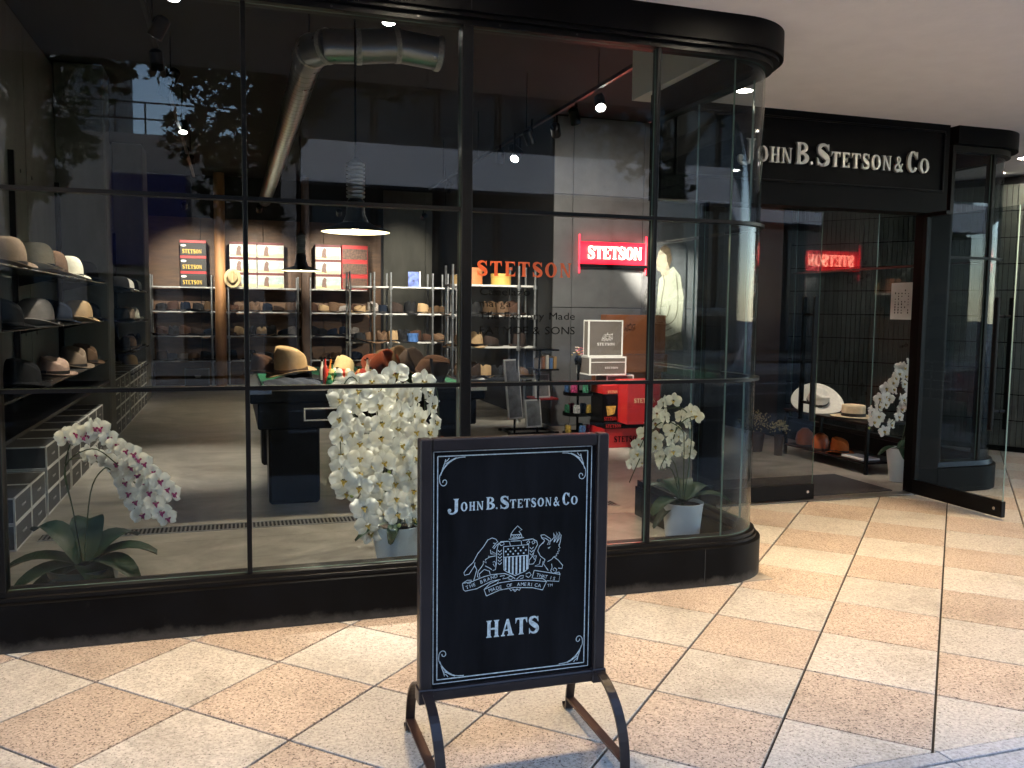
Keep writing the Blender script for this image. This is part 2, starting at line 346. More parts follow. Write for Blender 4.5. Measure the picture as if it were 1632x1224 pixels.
# ================================================================== THE SETTING
ASPH = M('asphalt', (.05, .05, .052), .9, 0, .3, 30, .4)
GROUT = M('dark_grout', (.02, .018, .016), .95, 0, .3, 20)
ground = struct(MB().add([(-200, -200, -.13), (200, -200, -.13), (200, 200, -.13), (-200, 200, -.13)], [(0, 1, 2, 3)]).build('road', ASPH))
pav = struct(MB().box((-30, -6.5, -.3), (30, 22, -.016)).build('pavement', GROUT))
mk = MB()
for x in range(-30, 30, 5): mk.box((x, -10.0, -.132), (x+2.6, -9.86, -.126))
struct(mk.build('road_marking', M('road_paint', (.7, .7, .68), .7, 0, .15)))
kerb = struct(MB().build('kerb', GREYST))
for i in range(-9, 12):
    MB().box((i*1.2+.004, -6.68, -.2), (i*1.2+1.196, -6.505, .004)).build('kerb_stone', GREYST, kerb, bevel=.012)
struct(MB().box((-60, -15.5, -.3), (60, -12.6, -.02)).build('far_pavement', M('far_paving', (.3, .29, .28), .85)))

# granite paving, laid diagonally to the shop front
TH, TS = -.7828, .5
e1 = Vector((-math.cos(TH), -math.sin(TH))); e2 = Vector((-math.sin(TH), math.cos(TH))); TO = Vector((2.2914, -1.8099)); YE = -1.822
def clip(poly, f):
    out = []
    for i in range(len(poly)):
        a, b = poly[i-1], poly[i]; fa, fb = f(a), f(b)
        if (fa >= 0) != (fb >= 0): out.append(a+(b-a)*(fa/(fa-fb)))
        if fb >= 0: out.append(b)
    return out
h = TS/2-.0044
def slabmesh(pts, mat, z0=-.03, bev=.0022):
    mb = MB(); mb.prism([(p[0], p[1], 0) for p in pts], (0, 0, z0)); return mb.mesh('paving_tile', mat, bevel=bev)
full = {c: slabmesh([(-h, -h), (h, -h), (h, h), (-h, h)], m) for c, m in ((0, PINK), (1, CREAM))}
rzT = math.atan2(e2.y, e2.x)
nt_ = 0
for a in range(-22, 14):
    for b in range(-10, 22):
        c = TO+e1*(a+.5)*TS+e2*(b+.5)*TS
        cs = [c+e1*sx*TS/2+e2*sy*TS/2 for sx, sy in ((-1, -1), (1, -1), (1, 1), (-1, 1))]
        if all(p.y < YE for p in cs) or c.x < -2.6 or c.x > 9.2 or c.y > 4.4: continue
        if all((p.x < 2.8 and p.y > .15) or (p.y > 1.85 and p.x < 6.3) for p in cs): continue
        if (c-Vector((8.07, 3.6))).dot(Vector((.835, .55))) > .3: continue
        ci = (a+b) % 2; jz = random.uniform(-.0012, .0006)
        if all(p.y > YE for p in cs):
            o = inst('paving_tile', full[ci], pav, (c.x, c.y, jz), (0, 0, rzT))
        else:
            q = [c+e1*sx*h+e2*sy*h for sx, sy in ((-1, -1), (1, -1), (1, 1), (-1, 1))]
            q = clip(q, lambda p: p.y-YE)
            if len(q) < 3: continue
            o = inst('paving_tile', slabmesh([p-c for p in q], (PINK, CREAM)[ci]), pav, (c.x, c.y, jz))
        nt_ += 1
bs = slabmesh([(-.297, -.03), (.297, -.03), (.297, .03), (-.297, .03)], GREYST)
sl = slabmesh([(-.297, -.297), (.297, -.297), (.297, .297), (-.297, .297)], GREYST)
for i in range(-8, 12):
    x = 2.3+.6*i+.3
    inst('border_strip', bs, pav, (x, -1.857, .001))
    for j in range(3): inst('kerbside_slab', sl, pav, (x, -2.195-.6*j, random.uniform(-.001, .001)))
print('tiles', nt_)

# the building over and around the shop
SOFF = M('soffit_render', (.88, .87, .87), .9, 0, .03, 6, .15)
UPW = M('upper_wall', (.42, .40, .37), .85, 0, .15, 2, .2)
soffit_pts = [(-9, -1.9), (14, -1.9), (14, 9), (6.3, 9), (6.3, 1.85), (2.82, 1.85), (2.82, .4), (2.6, .12), (-9, .12)]
struct(MB().prism([(x, y, 3.05) for x, y in soffit_pts], (0, 0, 1.25)).build('soffit', SOFF))
bld = thing('shading_storeys', 'unseen upper storeys added above the hat shop to shade the street', 'building', (2.5, 6, 4.3))  # unseen mass added to cast shade on the street, leaving sky light only
MB().box((-9, -1.9, 4.31), (14, 14.2, 15)).build('wall', UPW, bld)
for i in range(9):
    for j in range(3):
        f = MB().box((-8+i*2.4, -1.96, 5.4+j*3.2), (-8+i*2.4+1.5, -1.88, 7.2+j*3.2)).build('window', BLK, bld)
        MB().box((-7.94+i*2.4, -1.975, 5.46+j*3.2), (-8+i*2.4+1.44, -1.965, 7.14+j*3.2)).build('pane', M('far_window', (.03, .04, .05), .08, 0, .1), f)
struct(MB().box((-9, .0, 0), (-1.78, 14, 4.3)).build('wall_neighbour', M('neighbour_wall', (.1, .1, .1), .7, 0, .2, 3)))

# shop shell
struct(MB().box((-1.78, .02, -.02), (2.9, 1.72, .004)).build('floor_window', POL))
struct(MB().box((-1.78, 1.722, -.02), (6.45, 13.9, .004)).build('floor', POL))
struct(MB().box((-1.78, .13, 4.0), (2.8, 1.86, 4.3)).build('ceiling_window', CONCD))
struct(MB().box((-1.78, 1.862, 4.0), (6.3, 14.1, 4.29)).build('ceiling', CONCD))
wl = struct(MB().box((-1.78, .1, 0), (-1.745, 13.9, 4)).build('wall_left', CONCD))
py = .12
for i in range(9):                                  # board-marked panels with tie holes
    p = MB().box((-1.745, py+.008, .01), (-1.715, py+1.5, 3.95)).build('concrete_panel', CONC, wl, bevel=.006)
    for z in (.55, 1.25, 1.95, 2.65):
        for yy in (.22, 1.28):
            mb = MB().lathe([(.018, 0), (.018, .004), (.0001, .004)], 8); mb.xf(Matrix.Translation((-1.716, py+yy, z)) @ Matrix.Rotation(R(90), 4, 'Y')); mb.build('tie_hole', BLK, p)
    py += 1.51
wb = struct(MB().box((-1.78, 13.7, 0), (6.4, 13.9, 4)).build('wall_back', CONCD))
PLY = M('stained_plywood', (.10, .05, .023), .6, 0, .35, 2.5, .1, stretch=(1.2, 1, 6))
for i in range(4): MB().box((-1.7+i*1.15, 13.66, .01), (-1.7+i*1.15+1.142, 13.699, 3.2)).build('plywood_panel', PLY, wb, bevel=.003)
for i in range(4): MB().box((2.95+i*.86, 13.66, .01), (2.95+i*.86+.852, 13.699, 3.9)).build('concrete_panel', CONC, wb, bevel=.004)
PCON = M('partition_concrete', (.17, .17, .175), .8, 0, .28, 1.5, .25)
wp = struct(MB().box((3.95, 6.5, 0), (6.3, 6.7, 4)).build('wall_partition', CONCD))
for i, (x0, x1) in enumerate(((3.95, 4.2), (4.208, 5.2), (5.208, 6.29))):
    for z0, z1 in ((.01, 1.55), (1.558, 3.0), (3.008, 3.98)):
        MB().box((x0, 6.47, z0), (x1, 6.499, z1)).build('concrete_panel', PCON, wp, bevel=.004)
struct(MB().box((3.95, 6.702, 0), (4.1, 13.65, 4)).build('wall_stockroom', CONCD))
wr = struct(MB().box((6.3, 4.92, 0), (6.42, 13.69, 4)).build('wall_right', CONCD))
struct(MB().box((6.3, 2.9, 3.02), (6.42, 4.915, 4)).build('wall_over_glazing', CONCD))
for y0, y1, x1 in ((6.0, 6.4, -1.24), (10.6, 11.35, -1.28)):
    pl = MB().box((-1.714, y0, .005), (x1, y1, 3.99)).build('concrete_pillar', CONC, bevel=.015)
    tag(pl, 'bare concrete pillar at the end of the near hat shelves' if y0 < 8 else 'bare concrete pillar towards the back of the shop, left side', 'pillar')

# ------------------------------------------------------------------ shop front
sf = thing('shop_front', 'black framed glazed shop front with rounded corner', 'shop front', (1, 0, 0))
def bayPath(inset, xr=2.98, y1=1.66, x0=-1.78, r=.4):
    rr = r-inset
    return [(x0, inset), (xr-r, inset)]+arc(xr-r, r, rr, -math.pi/2, 0, 16)[1:]+[(xr-inset, y1)]
P0 = bayPath(0)
mb = sweep(MB(), P0, [(0, .002), (0, .212), (-.03, .218), (-.15, .218), (-.15, .002)]); mb.build('plinth', PLINTH, sf, smooth=True)
for x in (-.97, 1.094, 2.45): MB().box((x-.001, -.0015, .01), (x+.001, .01, .212)).build('plinth_joint', M('joint_sealant', (.03, .03, .03), .6), sf)
mb = sweep(MB(), P0, [(-.022, .2185), (-.022, .236), (-.034, .24), (-.034, .258), (-.045, .262), (-.135, .262), (-.135, .2185)]); mb.build('sill', BLK2, sf, smooth=True)
mb = sweep(MB(), P0, [(.035, 2.905), (.035, 3.075), (-.1, 3.075), (-.1, 2.905)]); mb.build('fascia', BLK, sf, smooth=True)
mb = sweep(MB(), P0, [(.012, 2.886), (.012, 2.904), (-.1, 2.904), (-.1, 2.886)]); mb.build('fascia_moulding', BLK2, sf, smooth=True)
mb = sweep(MB(), P0, [(-.02, 2.856), (-.02, 2.885), (-.12, 2.885), (-.12, 2.856)]); mb.build('head_rail', BLK2, sf, smooth=True)
for x in (-.97, 1.094): MB().box((x-.001, -.0365, 2.91), (x+.001, -.03, 3.05)).build('fascia_joint', MATS['joint_sealant'], sf)
for k in range(9):
    sw = MB().lathe([(.0, .0), (.006, .0), (.006, .002), (.0, .002)], 10); sw.xf(Matrix.Translation((-.75+k*.4, .0195, 2.871)) @ Matrix.Rotation(R(90), 4, 'X')); sw.build('screw', M('dark_screw', (.05, .05, .05), .4, .8), sf)
ZR = (.262, 1.1314, 1.9913, 2.856); GY = .058
for z in ZR[1:3]:
    sweep(MB(), bayPath(0, y1=.62), [(-.035, z-.009), (-.035, z+.009), (-.095, z+.009), (-.095, z-.009)]).build('transom', BLK2, sf, smooth=True)
mull = ((-.97, .027), (.0632, .011), (1.0938, .027), (2.1166, .011))
for x, hw in mull: MB().box((x-hw, .022 if hw > .02 else .036, .26), (x+hw, .11 if hw > .02 else .094, 2.858)).build('mullion', BLK2, sf, bevel=.003)
def pane_box(x0, x1, y0, y1, z0, z1, parent, name='pane'):
    mb = MB(); mb.box((x0, y0, z0), (x1, y1, z1)); d = (x1-x0) > (y1-y0)
    mb.mi = [1, 1]+([0, 1, 0, 1] if d else [1, 0, 1, 0]); return mb.build(name, [GLASS, GEDGE], parent)
xs = [(-1.775, -.996), (-.944, .052), (.0745, 1.0665), (1.121, 2.1055), (2.128, 2.576)]
for k in range(3):
    z0, z1 = ZR[k]+.001+(.009 if k else 0), ZR[k+1]-.001-(.009 if k < 2 else 0)
    for x0, x1 in xs: pane_box(x0, x1, GY, GY+.01, z0, z1, sf)
    mb = MB(); n = 18
    for rr in (.342, .332):
        for i in range(n+1):
            a = -math.pi/2+math.pi/2*i/n
            for z in (z0, z1): mb.v.append(Vector((2.58+rr*math.cos(a), .4+rr*math.sin(a), z)))
    for i in range(n):
        b0, b1 = i*2, (n+1)*2+i*2
        for f, m_ in (((b0, b0+2, b0+3, b0+1), 0), ((b1, b1+1, b1+3, b1+2), 0), ((b0+1, b0+3, b1+3, b1+1), 1), ((b0, b1, b1+2, b0+2), 1)): mb.f.append(f); mb.mi.append(m_)
    e = (n+1)*2; mb.f += [(0, 1, e+1, e), (n*2, e+n*2, e+n*2+1, n*2+1)]; mb.mi += [1, 1]
    mb.build('curved_pane', [GLASS, GEDGE], sf, smooth=True)
    pane_box(2.912, 2.922, .405, 1.03, z0, z1, sf); pane_box(2.912, 2.922, 1.034, 1.655, z0, z1, sf)

# entrance fascia with the shop name
ent = thing('entrance_fascia', 'black entrance fascia with pale raised serif lettering', 'sign', (4.3, 1.69, 2.33))
MB().box((2.99, 1.69, 2.335), (5.60, 1.88, 3.07)).build('panel', BLK, ent)
mo = MB()
for a, b in (((3.1, 2.508), (5.545, 2.522)), ((3.1, 2.982), (5.545, 2.996)), ((5.531, 2.5225), (5.545, 2.9815)), ((3.1, 2.5225), (3.114, 2.9815))): mo.box((a[0], 1.672, a[1]), (b[0], 1.6895, b[1]))
mo.build('moulding', BLK2, ent, bevel=.004)
BRASS = M('brushed_nickel', (.62, .60, .55), .42, .75, .1, 30)
ZB, HB, HS = 2.647, .163, .114
NAME = [('J', 3.613, 3.765, ZB-.012, ZB+HB), ('O', 3.786, 3.873, ZB, ZB+HS), ('H', 3.894, 3.978, ZB, ZB+HS), ('N', 3.995, 4.086, ZB, ZB+HS), ('B', 4.125, 4.240, ZB, ZB+HB), ('.', 4.25, 4.274, ZB, ZB+.026),
        ('S', 4.308, 4.425, ZB, ZB+HB), ('T', 4.44, 4.524, ZB, ZB+HS), ('E', 4.542, 4.615, ZB, ZB+HS), ('T', 4.631, 4.714, ZB, ZB+HS), ('S', 4.729, 4.798, ZB, ZB+HS), ('O', 4.817, 4.907, ZB, ZB+HS), ('N', 4.926, 5.011, ZB, ZB+HS),
        ('&', 5.042, 5.122, ZB, ZB+HS), ('C', 5.165, 5.268, ZB, ZB+HB), ('O', 5.286, 5.38, ZB, ZB+HS)]
for g_ in NAME: put_glyphs(MB(), [g_], (0, 1.689, 0), (1, 0, 0), (0, 0, 1), (0, -1, 0), .022).build('letter', BRASS, ent)
ef = thing('entrance_portal', 'black steel door frame under the entrance fascia', 'door frame', (4.4, 1.75, 0))
for x0, x1 in ((3.40, 3.54), (5.43, 5.66)): MB().box((x0, 1.695, 0), (x1, 1.84, 2.334)).build('jamb', BLK, ef, bevel=.004)
pane_box(2.99, 3.398, 1.74, 1.75, .05, 2.33, ef)
MB().box((2.99, 1.72, .005), (3.398, 1.77, .048)).build('sill', BLK2, ef)
MB().box((3.545, 1.7, .0045), (5.428, 1.82, .012)).build('threshold', M('steel_threshold', (.2, .2, .2), .4, .8, .2, 30), ef)
def door(label, loc, rz, hand):
    d = thing('glass_door', label, 'door', loc, rz)     # local x: hinge -> free edge
    mb = MB(); mb.box((.02, -.006, .14), (.885, .006, 2.30)); mb.mi = [1, 1, 0, 1, 0, 1]; mb.build('pane', [GLASS, GEDGE], d, local=True)
    MB().box((0, -.019, .02), (.895, .019, .14)).build('bottom_rail', BLK2, d, local=True, bevel=.003)
    MB().box((0, -.019, 2.30), (.22, .019, 2.332)).build('top_patch', BLK2, d, local=True, bevel=.003)
    MB().box((-.012, -.022, .145), (.03, .022, 2.295)).build('hinge_stile', BLK2, d, local=True, bevel=.003)
    lk = MB().lathe([(.0, .0), (.012, .0), (.012, .006), (.0, .006)], 12); lk.xf(Matrix.Translation((.83, -.019, .08)) @ Matrix.Rotation(R(90), 4, 'X')); lk.build('lock', M('steel', (.6, .6, .6), .25, 1, .05), d, local=True, smooth=True)
    for s in (-1, 1):
        mb = MB(); y = s*.07; x = .80
        mb.box((x-.02, y-.012, .66), (x+.02, y+.012, 1.64))
        hd = mb.build('handle', BLK2, d, local=True, bevel=.005)
        for z in (.80, 1.50): MB().tube([(x, s*.006, z), (x, y-s*.013, z)], .012, 8).build('standoff', BLK2, hd, local=True)
    return d
door('closed glass entrance door, the leaf nearer the rounded shop window', (3.552, 1.735, 0), 0, 1)
door('open glass entrance door swung out towards the street', (5.40, 1.682, 0), R(-90), -1)
mat_ = MB().box((3.62, 1.86, .0045), (5.35, 2.62, .016)).build('door_mat', M('mat_fibre', (.045, .047, .055), .95, 0, .5, 160, .8), bevel=.004); tag(mat_, 'dark grey entrance mat just inside the glass doors', 'mat')

# glazed end bay right of the entrance
rb = thing('end_bay', 'black framed glazed end bay right of the entrance with rounded corner', 'shop window', (6, 1.7, 0))
PR = [(5.665, 1.70), (6.13, 1.70)]+arc(6.13, 2.1, .4, -math.pi/2, 0, 14)[1:]+[(6.53, 4.9)]
for nm, pf, m_ in (('plinth', [(0, .002), (0, .212), (-.03, .218), (-.15, .218), (-.15, .002)], BLK), ('sill', [(-.022, .2185), (-.034, .258), (-.135, .262), (-.135, .2185)], BLK2),
               ('fascia', [(.035, 2.905), (.035, 3.075), (-.1, 3.075), (-.1, 2.905)], BLK), ('head_rail', [(-.02, 2.856), (-.02, 2.904), (-.12, 2.904), (-.12, 2.856)], BLK2),
               ('transom', [(-.035, 1.98), (-.035, 2.0), (-.095, 2.0), (-.095, 1.98)], BLK2)):
    sweep(MB(), PR, pf).build(nm, m_, rb, smooth=True)
MB().box((5.668, 1.72, .26), (5.70, 1.84, 2.858)).build('mullion', BLK2, rb)
MB().box((6.115, 1.735, .26), (6.14, 1.81, 2.858)).build('mullion', BLK2, rb)
pane_box(5.702, 6.113, 1.755, 1.765, .263, 2.855, rb)
mb = MB(); n = 14
for rr in (.342, .332):
    for i in range(n+1):
        a = -math.pi/2+math.pi/2*i/n
        for z in (.263, 2.855): mb.v.append(Vector((6.13+rr*math.cos(a), 2.1+rr*math.sin(a), z)))
for i in range(1, n):
    b0, b1 = i*2, (n+1)*2+i*2
    for f in ((b0, b0+2, b0+3, b0+1), (b1, b1+1, b1+3, b1+2)): mb.f.append(f); mb.mi.append(0)
mb.build('curved_pane', [GLASS, GEDGE], rb, smooth=True)
pane_box(6.462, 6.472, 2.11, 3.49, .263, 2.855, rb); pane_box(6.462, 6.472, 3.494, 4.88, .263, 2.855, rb)

# far tiled wall beyond the end bay
wt = thing('tiled_wall', 'grey-green wall of tall narrow tiles beyond the end bay', 'wall', (8.07, 3.6, 0))
dv = Vector((.55, -.835, 0)).normalized(); nv = Vector((-.835, -.55, 0)).normalized()
MB().obox(Vector((8.07, 3.6, 1.52))-nv*.12, dv, (0, 0, 1), nv, 5, 3.03, .2).build('backing', BLK, wt)
TL = M('grey_green_tile', (.06, .07, .065), .3, 0, .2, 3)
mb = MB()
for i in range(88):
    for j in range(10): mb.obox(Vector((8.07, 3.6, .2+j*.29))+dv*((i-44)*.056)-nv*.012, dv, (0, 0, 1), nv, .049, .278, .012)
tl = mb.build('tile', TL, wt); tl['kind'] = 'stuff'
MB().obox(Vector((8.07, 3.6, .03))-nv*.005, dv, (0, 0, 1), nv, 4.9, .06, .03).build('skirting', BLK, wt)

# recessed downlights
LENS = M('lamp_lens', (1, .93, .8), .4, 0, 0, emit=28, ecol=(1, .86, .66))
def downlight(label, x, y, z, power, r=.055, colr=(1, .69, .35), size=76):
    t = thing('downlight', label, 'ceiling light', (x, y, z), group='recessed downlights in the soffit')
    MB().lathe([(r+.016, -.006), (r+.016, .0), (r, .0), (r, -.006), (r+.016, -.006)], 20).build('trim_ring', M('white_trim', (.75, .73, .7), .4), t, local=True, smooth=True)
    MB().disc((0, 0, -.003), r, 20, False).build('lens', LENS, t, local=True)
    ld = bpy.data.lights.new('downlight_lamp', 'SPOT'); ld.energy = power; ld.color = colr; ld.spot_size = R(size); ld.spot_blend = .9; ld.shadow_soft_size = .15
    lo = bpy.data.objects.new('downlight_lamp', ld); col.objects.link(lo); lo.parent = t; lo.location = (0, 0, -.16)
DW = 46
downlight('soffit downlight over the entrance, behind the rounded glass', 3.42, 1.30, 3.05, DW)
downlight('soffit downlight over the open glass door', 5.5, .45, 3.05, DW*1.1)
downlight('soffit downlight just outside the rounded window corner', 3.75, -.8, 3.05, DW)
downlight('soffit downlight in front of the shop window near the rounded corner', 2.55, -.45, 3.05, DW)
downlight('soffit downlight over the pavement sign', .88, -.45, 3.05, DW)
downlight('soffit downlight before the window of bowler hats', -.8, -.45, 3.05, DW)
downlight('distant soffit downlight near the tiled wall', 8.15, 3.1, 3.05, 2, .09, (.95, 1, .96))
downlight('distant soffit downlight between end bay and tiled wall', 7.4, 2.6, 3.05, 1, .06, (.95, 1, .96))
# ================================================================== FOLDING BOARD SIGN
BR = M('dark_brown_steel', (.022, .014, .013), .36, .2, .2, 8, .05)
CHB = M('chalkboard_black', (.0065, .006, .007), .6, 0, .7, 4, .05, spec=.1, rvar=.15, stretch=(2.5, 1, .5))
CHK = M('chalk_paint', (.52, .565, .57), .8, 0, .35, 90)
bd = thing('pavement_sign', 'dark framed upright pavement sign with chalk-white hat shop lettering and crest', 'sign', (.886, -1.42, 0))
BX0, BX1, BZ0, BZ1 = .561, 1.212, .226, 1.090
MB().box((BX0+.03, -1.418, BZ0+.02), (BX1-.03, -1.405, BZ1-.02)).build('panel', CHB, bd)
for a, b in (((BX0, BZ0), (BX0+.04, BZ1)), ((BX1-.04, BZ0), (BX1, BZ1))): MB().box((a[0], -1.44, a[1]), (b[0], -1.39, b[1])).build('frame_stile', BR, bd, bevel=.004)
for z in (BZ0, BZ1-.04): MB().box((BX0+.0405, -1.438, z), (BX1-.0405, -1.392, z+.04)).build('frame_rail', BR, bd, bevel=.004)
MB().box((BX0+.041, -1.446, BZ0+.026), (BX1-.041, -1.4385, BZ0+.036)).build('frame_lip', BR, bd)
for x in (BX0, BX1): MB().box((x-.004 if x == BX0 else x-.046, -1.445, BZ0-.004), (x+.046 if x == BX0 else x+.004, -1.385, BZ0+.045)).build('corner_bracket', BR, bd, bevel=.003)
for x in (BX0+.022, BX1-.02):
    for s in (-1, 1):
        pts = [(x, -1.415+s*.245*math.sin(t), .012+.25*max(0, math.cos(t))**.85) for t in [math.pi/2*i/14 for i in range(15)]]
        lg = MB().bar(pts, .032, .009, (1, 0, 0)).build('leg', BR, bd)
        fy_ = -1.415+s*.245
        MB().bar([(x, fy_-s*.004, .012), (x, fy_+s*.012, .005), (x, fy_+s*.028, .009), (x, fy_+s*.032, .022)], .032, .008, (1, 0, 0)).build('foot', BR, lg)
    MB().box((x-.016, -1.415-.238, .045), (x+.016, -1.415+.238, .053)).build('stretcher', M('rust_brown_steel', (.05, .022, .015), .5, .2, .3, 10), bd)
PO = (0, -1.4185, 0); UX, UZ, UN = (1, 0, 0), (0, 0, 1), (0, -1, 0)
def bx(x): return .655+(x-3.613)*.2564
def bz(z): return .848+(z-2.647)*.2564
put_glyphs(MB(), [(c, bx(a), bx(b), bz(z0), bz(z1)) for c, a, b, z0, z1 in NAME], PO, UX, UZ, UN, 0, .00008).build('shop_name', CHK, bd)
put_glyphs(MB(), word('HATS', .789, .975, .414, .472, .1), PO, UX, UZ, UN, 0, .00008).build('hats_lettering', CHK, bd)
def rect(x0, x1, z0, z1): return [[(x0, z0), (x1, z0)], [(x1, z0), (x1, z1)], [(x1, z1), (x0, z1)], [(x0, z1), (x0, z0)]]
lines(MB(), rect(.609, 1.157, .277, 1.046), PO, UX, UZ, UN, .0028).build('outer_border', CHK, bd)
lines(MB(), rect(.622, 1.142, .290, 1.031), PO, UX, UZ, UN, .0036).build('inner_border', CHK, bd)
orn = [[(.004, -.07), (.008, -.055), (.03, -.025), (.06, -.006), (.09, -.003)], [(.008, -.06), (.016, -.04), (.036, -.016), (.06, -.004)], [(.012, -.045), (.022, -.018), (.03, -.012), (.036, -.004)], [(.018, -.03), (.024, -.008)], [(.02, -.024), (.05, -.01)],
       [(.004, -.07), (.006, -.085), (.014, -.094), (.024, -.092), (.028, -.082), (.023, -.075), (.016, -.078), (.015, -.084)]]
for cx, sx, cz, sz in ((.624, 1, 1.029, 1), (1.140, -1, 1.029, 1), (.624, 1, .292, -1), (1.140, -1, .292, -1)):
    lines(MB(), [_cat([(cx+sx*a, cz+sz*b) for a, b in pl], 3) for pl in orn], PO, UX, UZ, UN, .0026).build('corner_ornament', CHK, bd)
CR = [[(360, 465), (410, 365), (470, 290), (515, 215), (560, 193), (600, 205), (622, 235), (600, 255), (572, 250)], [(600, 255), (568, 300), (582, 312), (612, 270), (640, 245)], [(360, 462), (300, 520), (265, 572), (272, 600), (320, 588), (375, 500), (380, 460)],
      [(375, 490), (400, 540), (385, 600), (370, 655)], [(545, 325), (550, 368), (622, 375), (560, 345)], [(525, 390), (535, 405), (490, 432), (502, 470), (468, 448), (470, 480), (445, 520), (415, 560), (408, 620), (435, 632), (428, 590), (480, 540), (535, 560), (545, 600)],
      [(490, 500), (545, 530), (560, 545)], [(520, 405), (600, 390)], [(685, 290), (960, 270), (955, 540), (920, 570), (815, 615), (720, 570), (690, 550), (685, 290)], [(690, 408), (955, 388)],
      [(640, 262), (660, 278), (690, 265), (685, 240), (655, 240), (625, 270), (612, 330), (608, 480), (598, 545), (570, 552)], [(650, 235), (740, 232)], [(760, 230), (870, 225)], [(745, 230), (760, 285)], [(890, 222), (1000, 205), (1045, 230), (1055, 270), (1018, 340), (1003, 400), (1035, 450), (1010, 487), (965, 490), (968, 440), (1000, 400)],
      [(940, 240), (960, 225), (970, 245), (950, 265), (935, 245)], [(995, 240), (1015, 225), (1028, 245), (1005, 265), (992, 240)], [(875, 225), (880, 270)],
      [(740, 207), (830, 205), (905, 190)], [(760, 192), (765, 150), (790, 110), (835, 60), (882, 104), (850, 122), (872, 150), (885, 185)], [(765, 160), (875, 155)], [(770, 195), (880, 185)], [(785, 165), (795, 185), (810, 165), (820, 185), (835, 165), (848, 182), (860, 162)],
      [(1090, 165), (1130, 160), (1200, 208), (1190, 270), (1165, 272), (1185, 230), (1150, 205), (1108, 190), (1132, 230), (1112, 262)], [(1090, 165), (1105, 205), (1130, 215)], [(1132, 230), (1075, 290), (1058, 340), (1088, 400), (1140, 440)],
      [(1200, 235), (1240, 190), (1230, 140), (1255, 180), (1235, 245)], [(1240, 245), (1272, 190), (1262, 128), (1290, 180), (1268, 250)], [(1268, 250), (1305, 190), (1292, 130), (1318, 170), (1305, 250), (1290, 280)],
      [(1170, 310), (1200, 295), (1180, 318)], [(1305, 260), (1295, 290), (1308, 310), (1290, 320), (1300, 345), (1280, 350), (1288, 375), (1265, 380), (1272, 400), (1240, 410), (1215, 440), (1170, 465)], [(1245, 415), (1290, 450), (1340, 510), (1332, 545), (1290, 540)], [(1140, 440), (1125, 490), (1178, 565)],
      [(1092, 430), (1080, 490), (1030, 512), (1112, 518), (1122, 460)], [(1215, 490), (1222, 530), (1205, 570), (1230, 600), (1265, 585), (1275, 555), (1250, 535), (1230, 555), (1245, 570)],
      [(250, 690), (262, 760), (280, 775), (400, 752), (500, 700), (560, 672), (655, 655)], [(250, 690), (300, 655), (345, 655), (335, 685), (300, 690)], [(250, 690), (350, 672), (480, 620), (560, 600), (645, 592)], [(645, 592), (700, 590), (760, 612), (815, 650)], [(480, 762), (640, 692), (815, 668), (1000, 672), (1162, 690)],
      [(505, 835), (640, 775), (815, 748), (1000, 755), (1118, 785)], [(480, 762), (505, 835)], [(1162, 690), (1118, 785)], [(480, 762), (540, 700), (640, 655), (620, 700)], [(1162, 690), (1120, 655), (1010, 650)], [(1022, 560), (1312, 612), (1300, 692), (1165, 682)], [(1022, 560), (1000, 648)], [(1312, 612), (1300, 585), (1270, 590), (1255, 600)],
      [(650, 620), (700, 610), (680, 650), (730, 640), (760, 620), (800, 640), (770, 660), (740, 650)], [(830, 655), (870, 620), (905, 615), (900, 645), (870, 650)], [(930, 600), (970, 580), (990, 610), (960, 640), (930, 620)], [(570, 460), (590, 450), (605, 480), (590, 510), (575, 480)], [(1020, 400), (1045, 395), (1035, 440), (1015, 430)],
      [(750, 755), (770, 785), (790, 770), (815, 795), (840, 770), (862, 782), (875, 755)], [(790, 765), (815, 778), (840, 762)]]
CO = (.626, -1.4185, .822)
cm = MB()
def cq(u, v): return (u*.0003223, -v*.0003043-.033*u/1632)
lines(cm, [[cq(u, v) for u, v in pl] for pl in CR], CO, UX, UZ, UN, .0023)
lines(cm, [[cq(u, 408-.07*(u-690)), cq(u, v1)] for u, v1 in ((708, 555), (747, 580), (787, 598), (826, 600), (868, 588), (908, 570), (942, 548))], CO, UX, UZ, UN, .0062)
lines(cm, [[cq(uc-20, v), cq(uc, v+20), cq(uc+22, v-4)] for uc, vs_ in ((645, (330, 365, 400, 435, 470)), (990, (300, 335, 370))) for v in vs_], CO, UX, UZ, UN, .0026)
for u, v in ((735, 318), (790, 310), (845, 305), (900, 298), (710, 345), (760, 345), (815, 338), (872, 335), (928, 330), (735, 378), (790, 372), (845, 370), (905, 365)):
    a, b = cq(u, v); lines(cm, [[(a-.003, b), (a+.003, b)], [(a, b-.003), (a, b+.003)]], CO, UX, UZ, UN, .003)
def ptext(txt, u0, v0, u1, v1, size, bow=0.):
    n = len(txt)
    for i, c in enumerate(txt):
        t = i/max(1, n-1); a, b = cq(u0+(u1-u0)*t, v0+(v1-v0)*t-bow*4*t*(1-t))
        dv0, dv1 = cq(u0, v0+bow*0), cq(u1, v1); an = math.atan2(dv1[1]-dv0[1], dv1[0]-dv0[0])+bow*4*(1-2*t)*.0009*1.6
        V, F, adv = bfont(c); ca, sa = math.cos(an), math.sin(an)
        if V: cm.add([Vector((CO[0]+a+(v.x*ca-v.y*sa)*size, CO[1]-.0022, CO[2]+b+(v.x*sa+v.y*ca)*size)) for v in V], F)
ptext('THE BRAND', 290, 755, 590, 640, .0165)
ptext('MADE OF AMERICA', 530, 795, 1062, 748, .0165, 36)
ptext('THAT IS', 1042, 628, 1228, 672, .0165)
ptext('TM', 1170, 748, 1198, 746, .013)
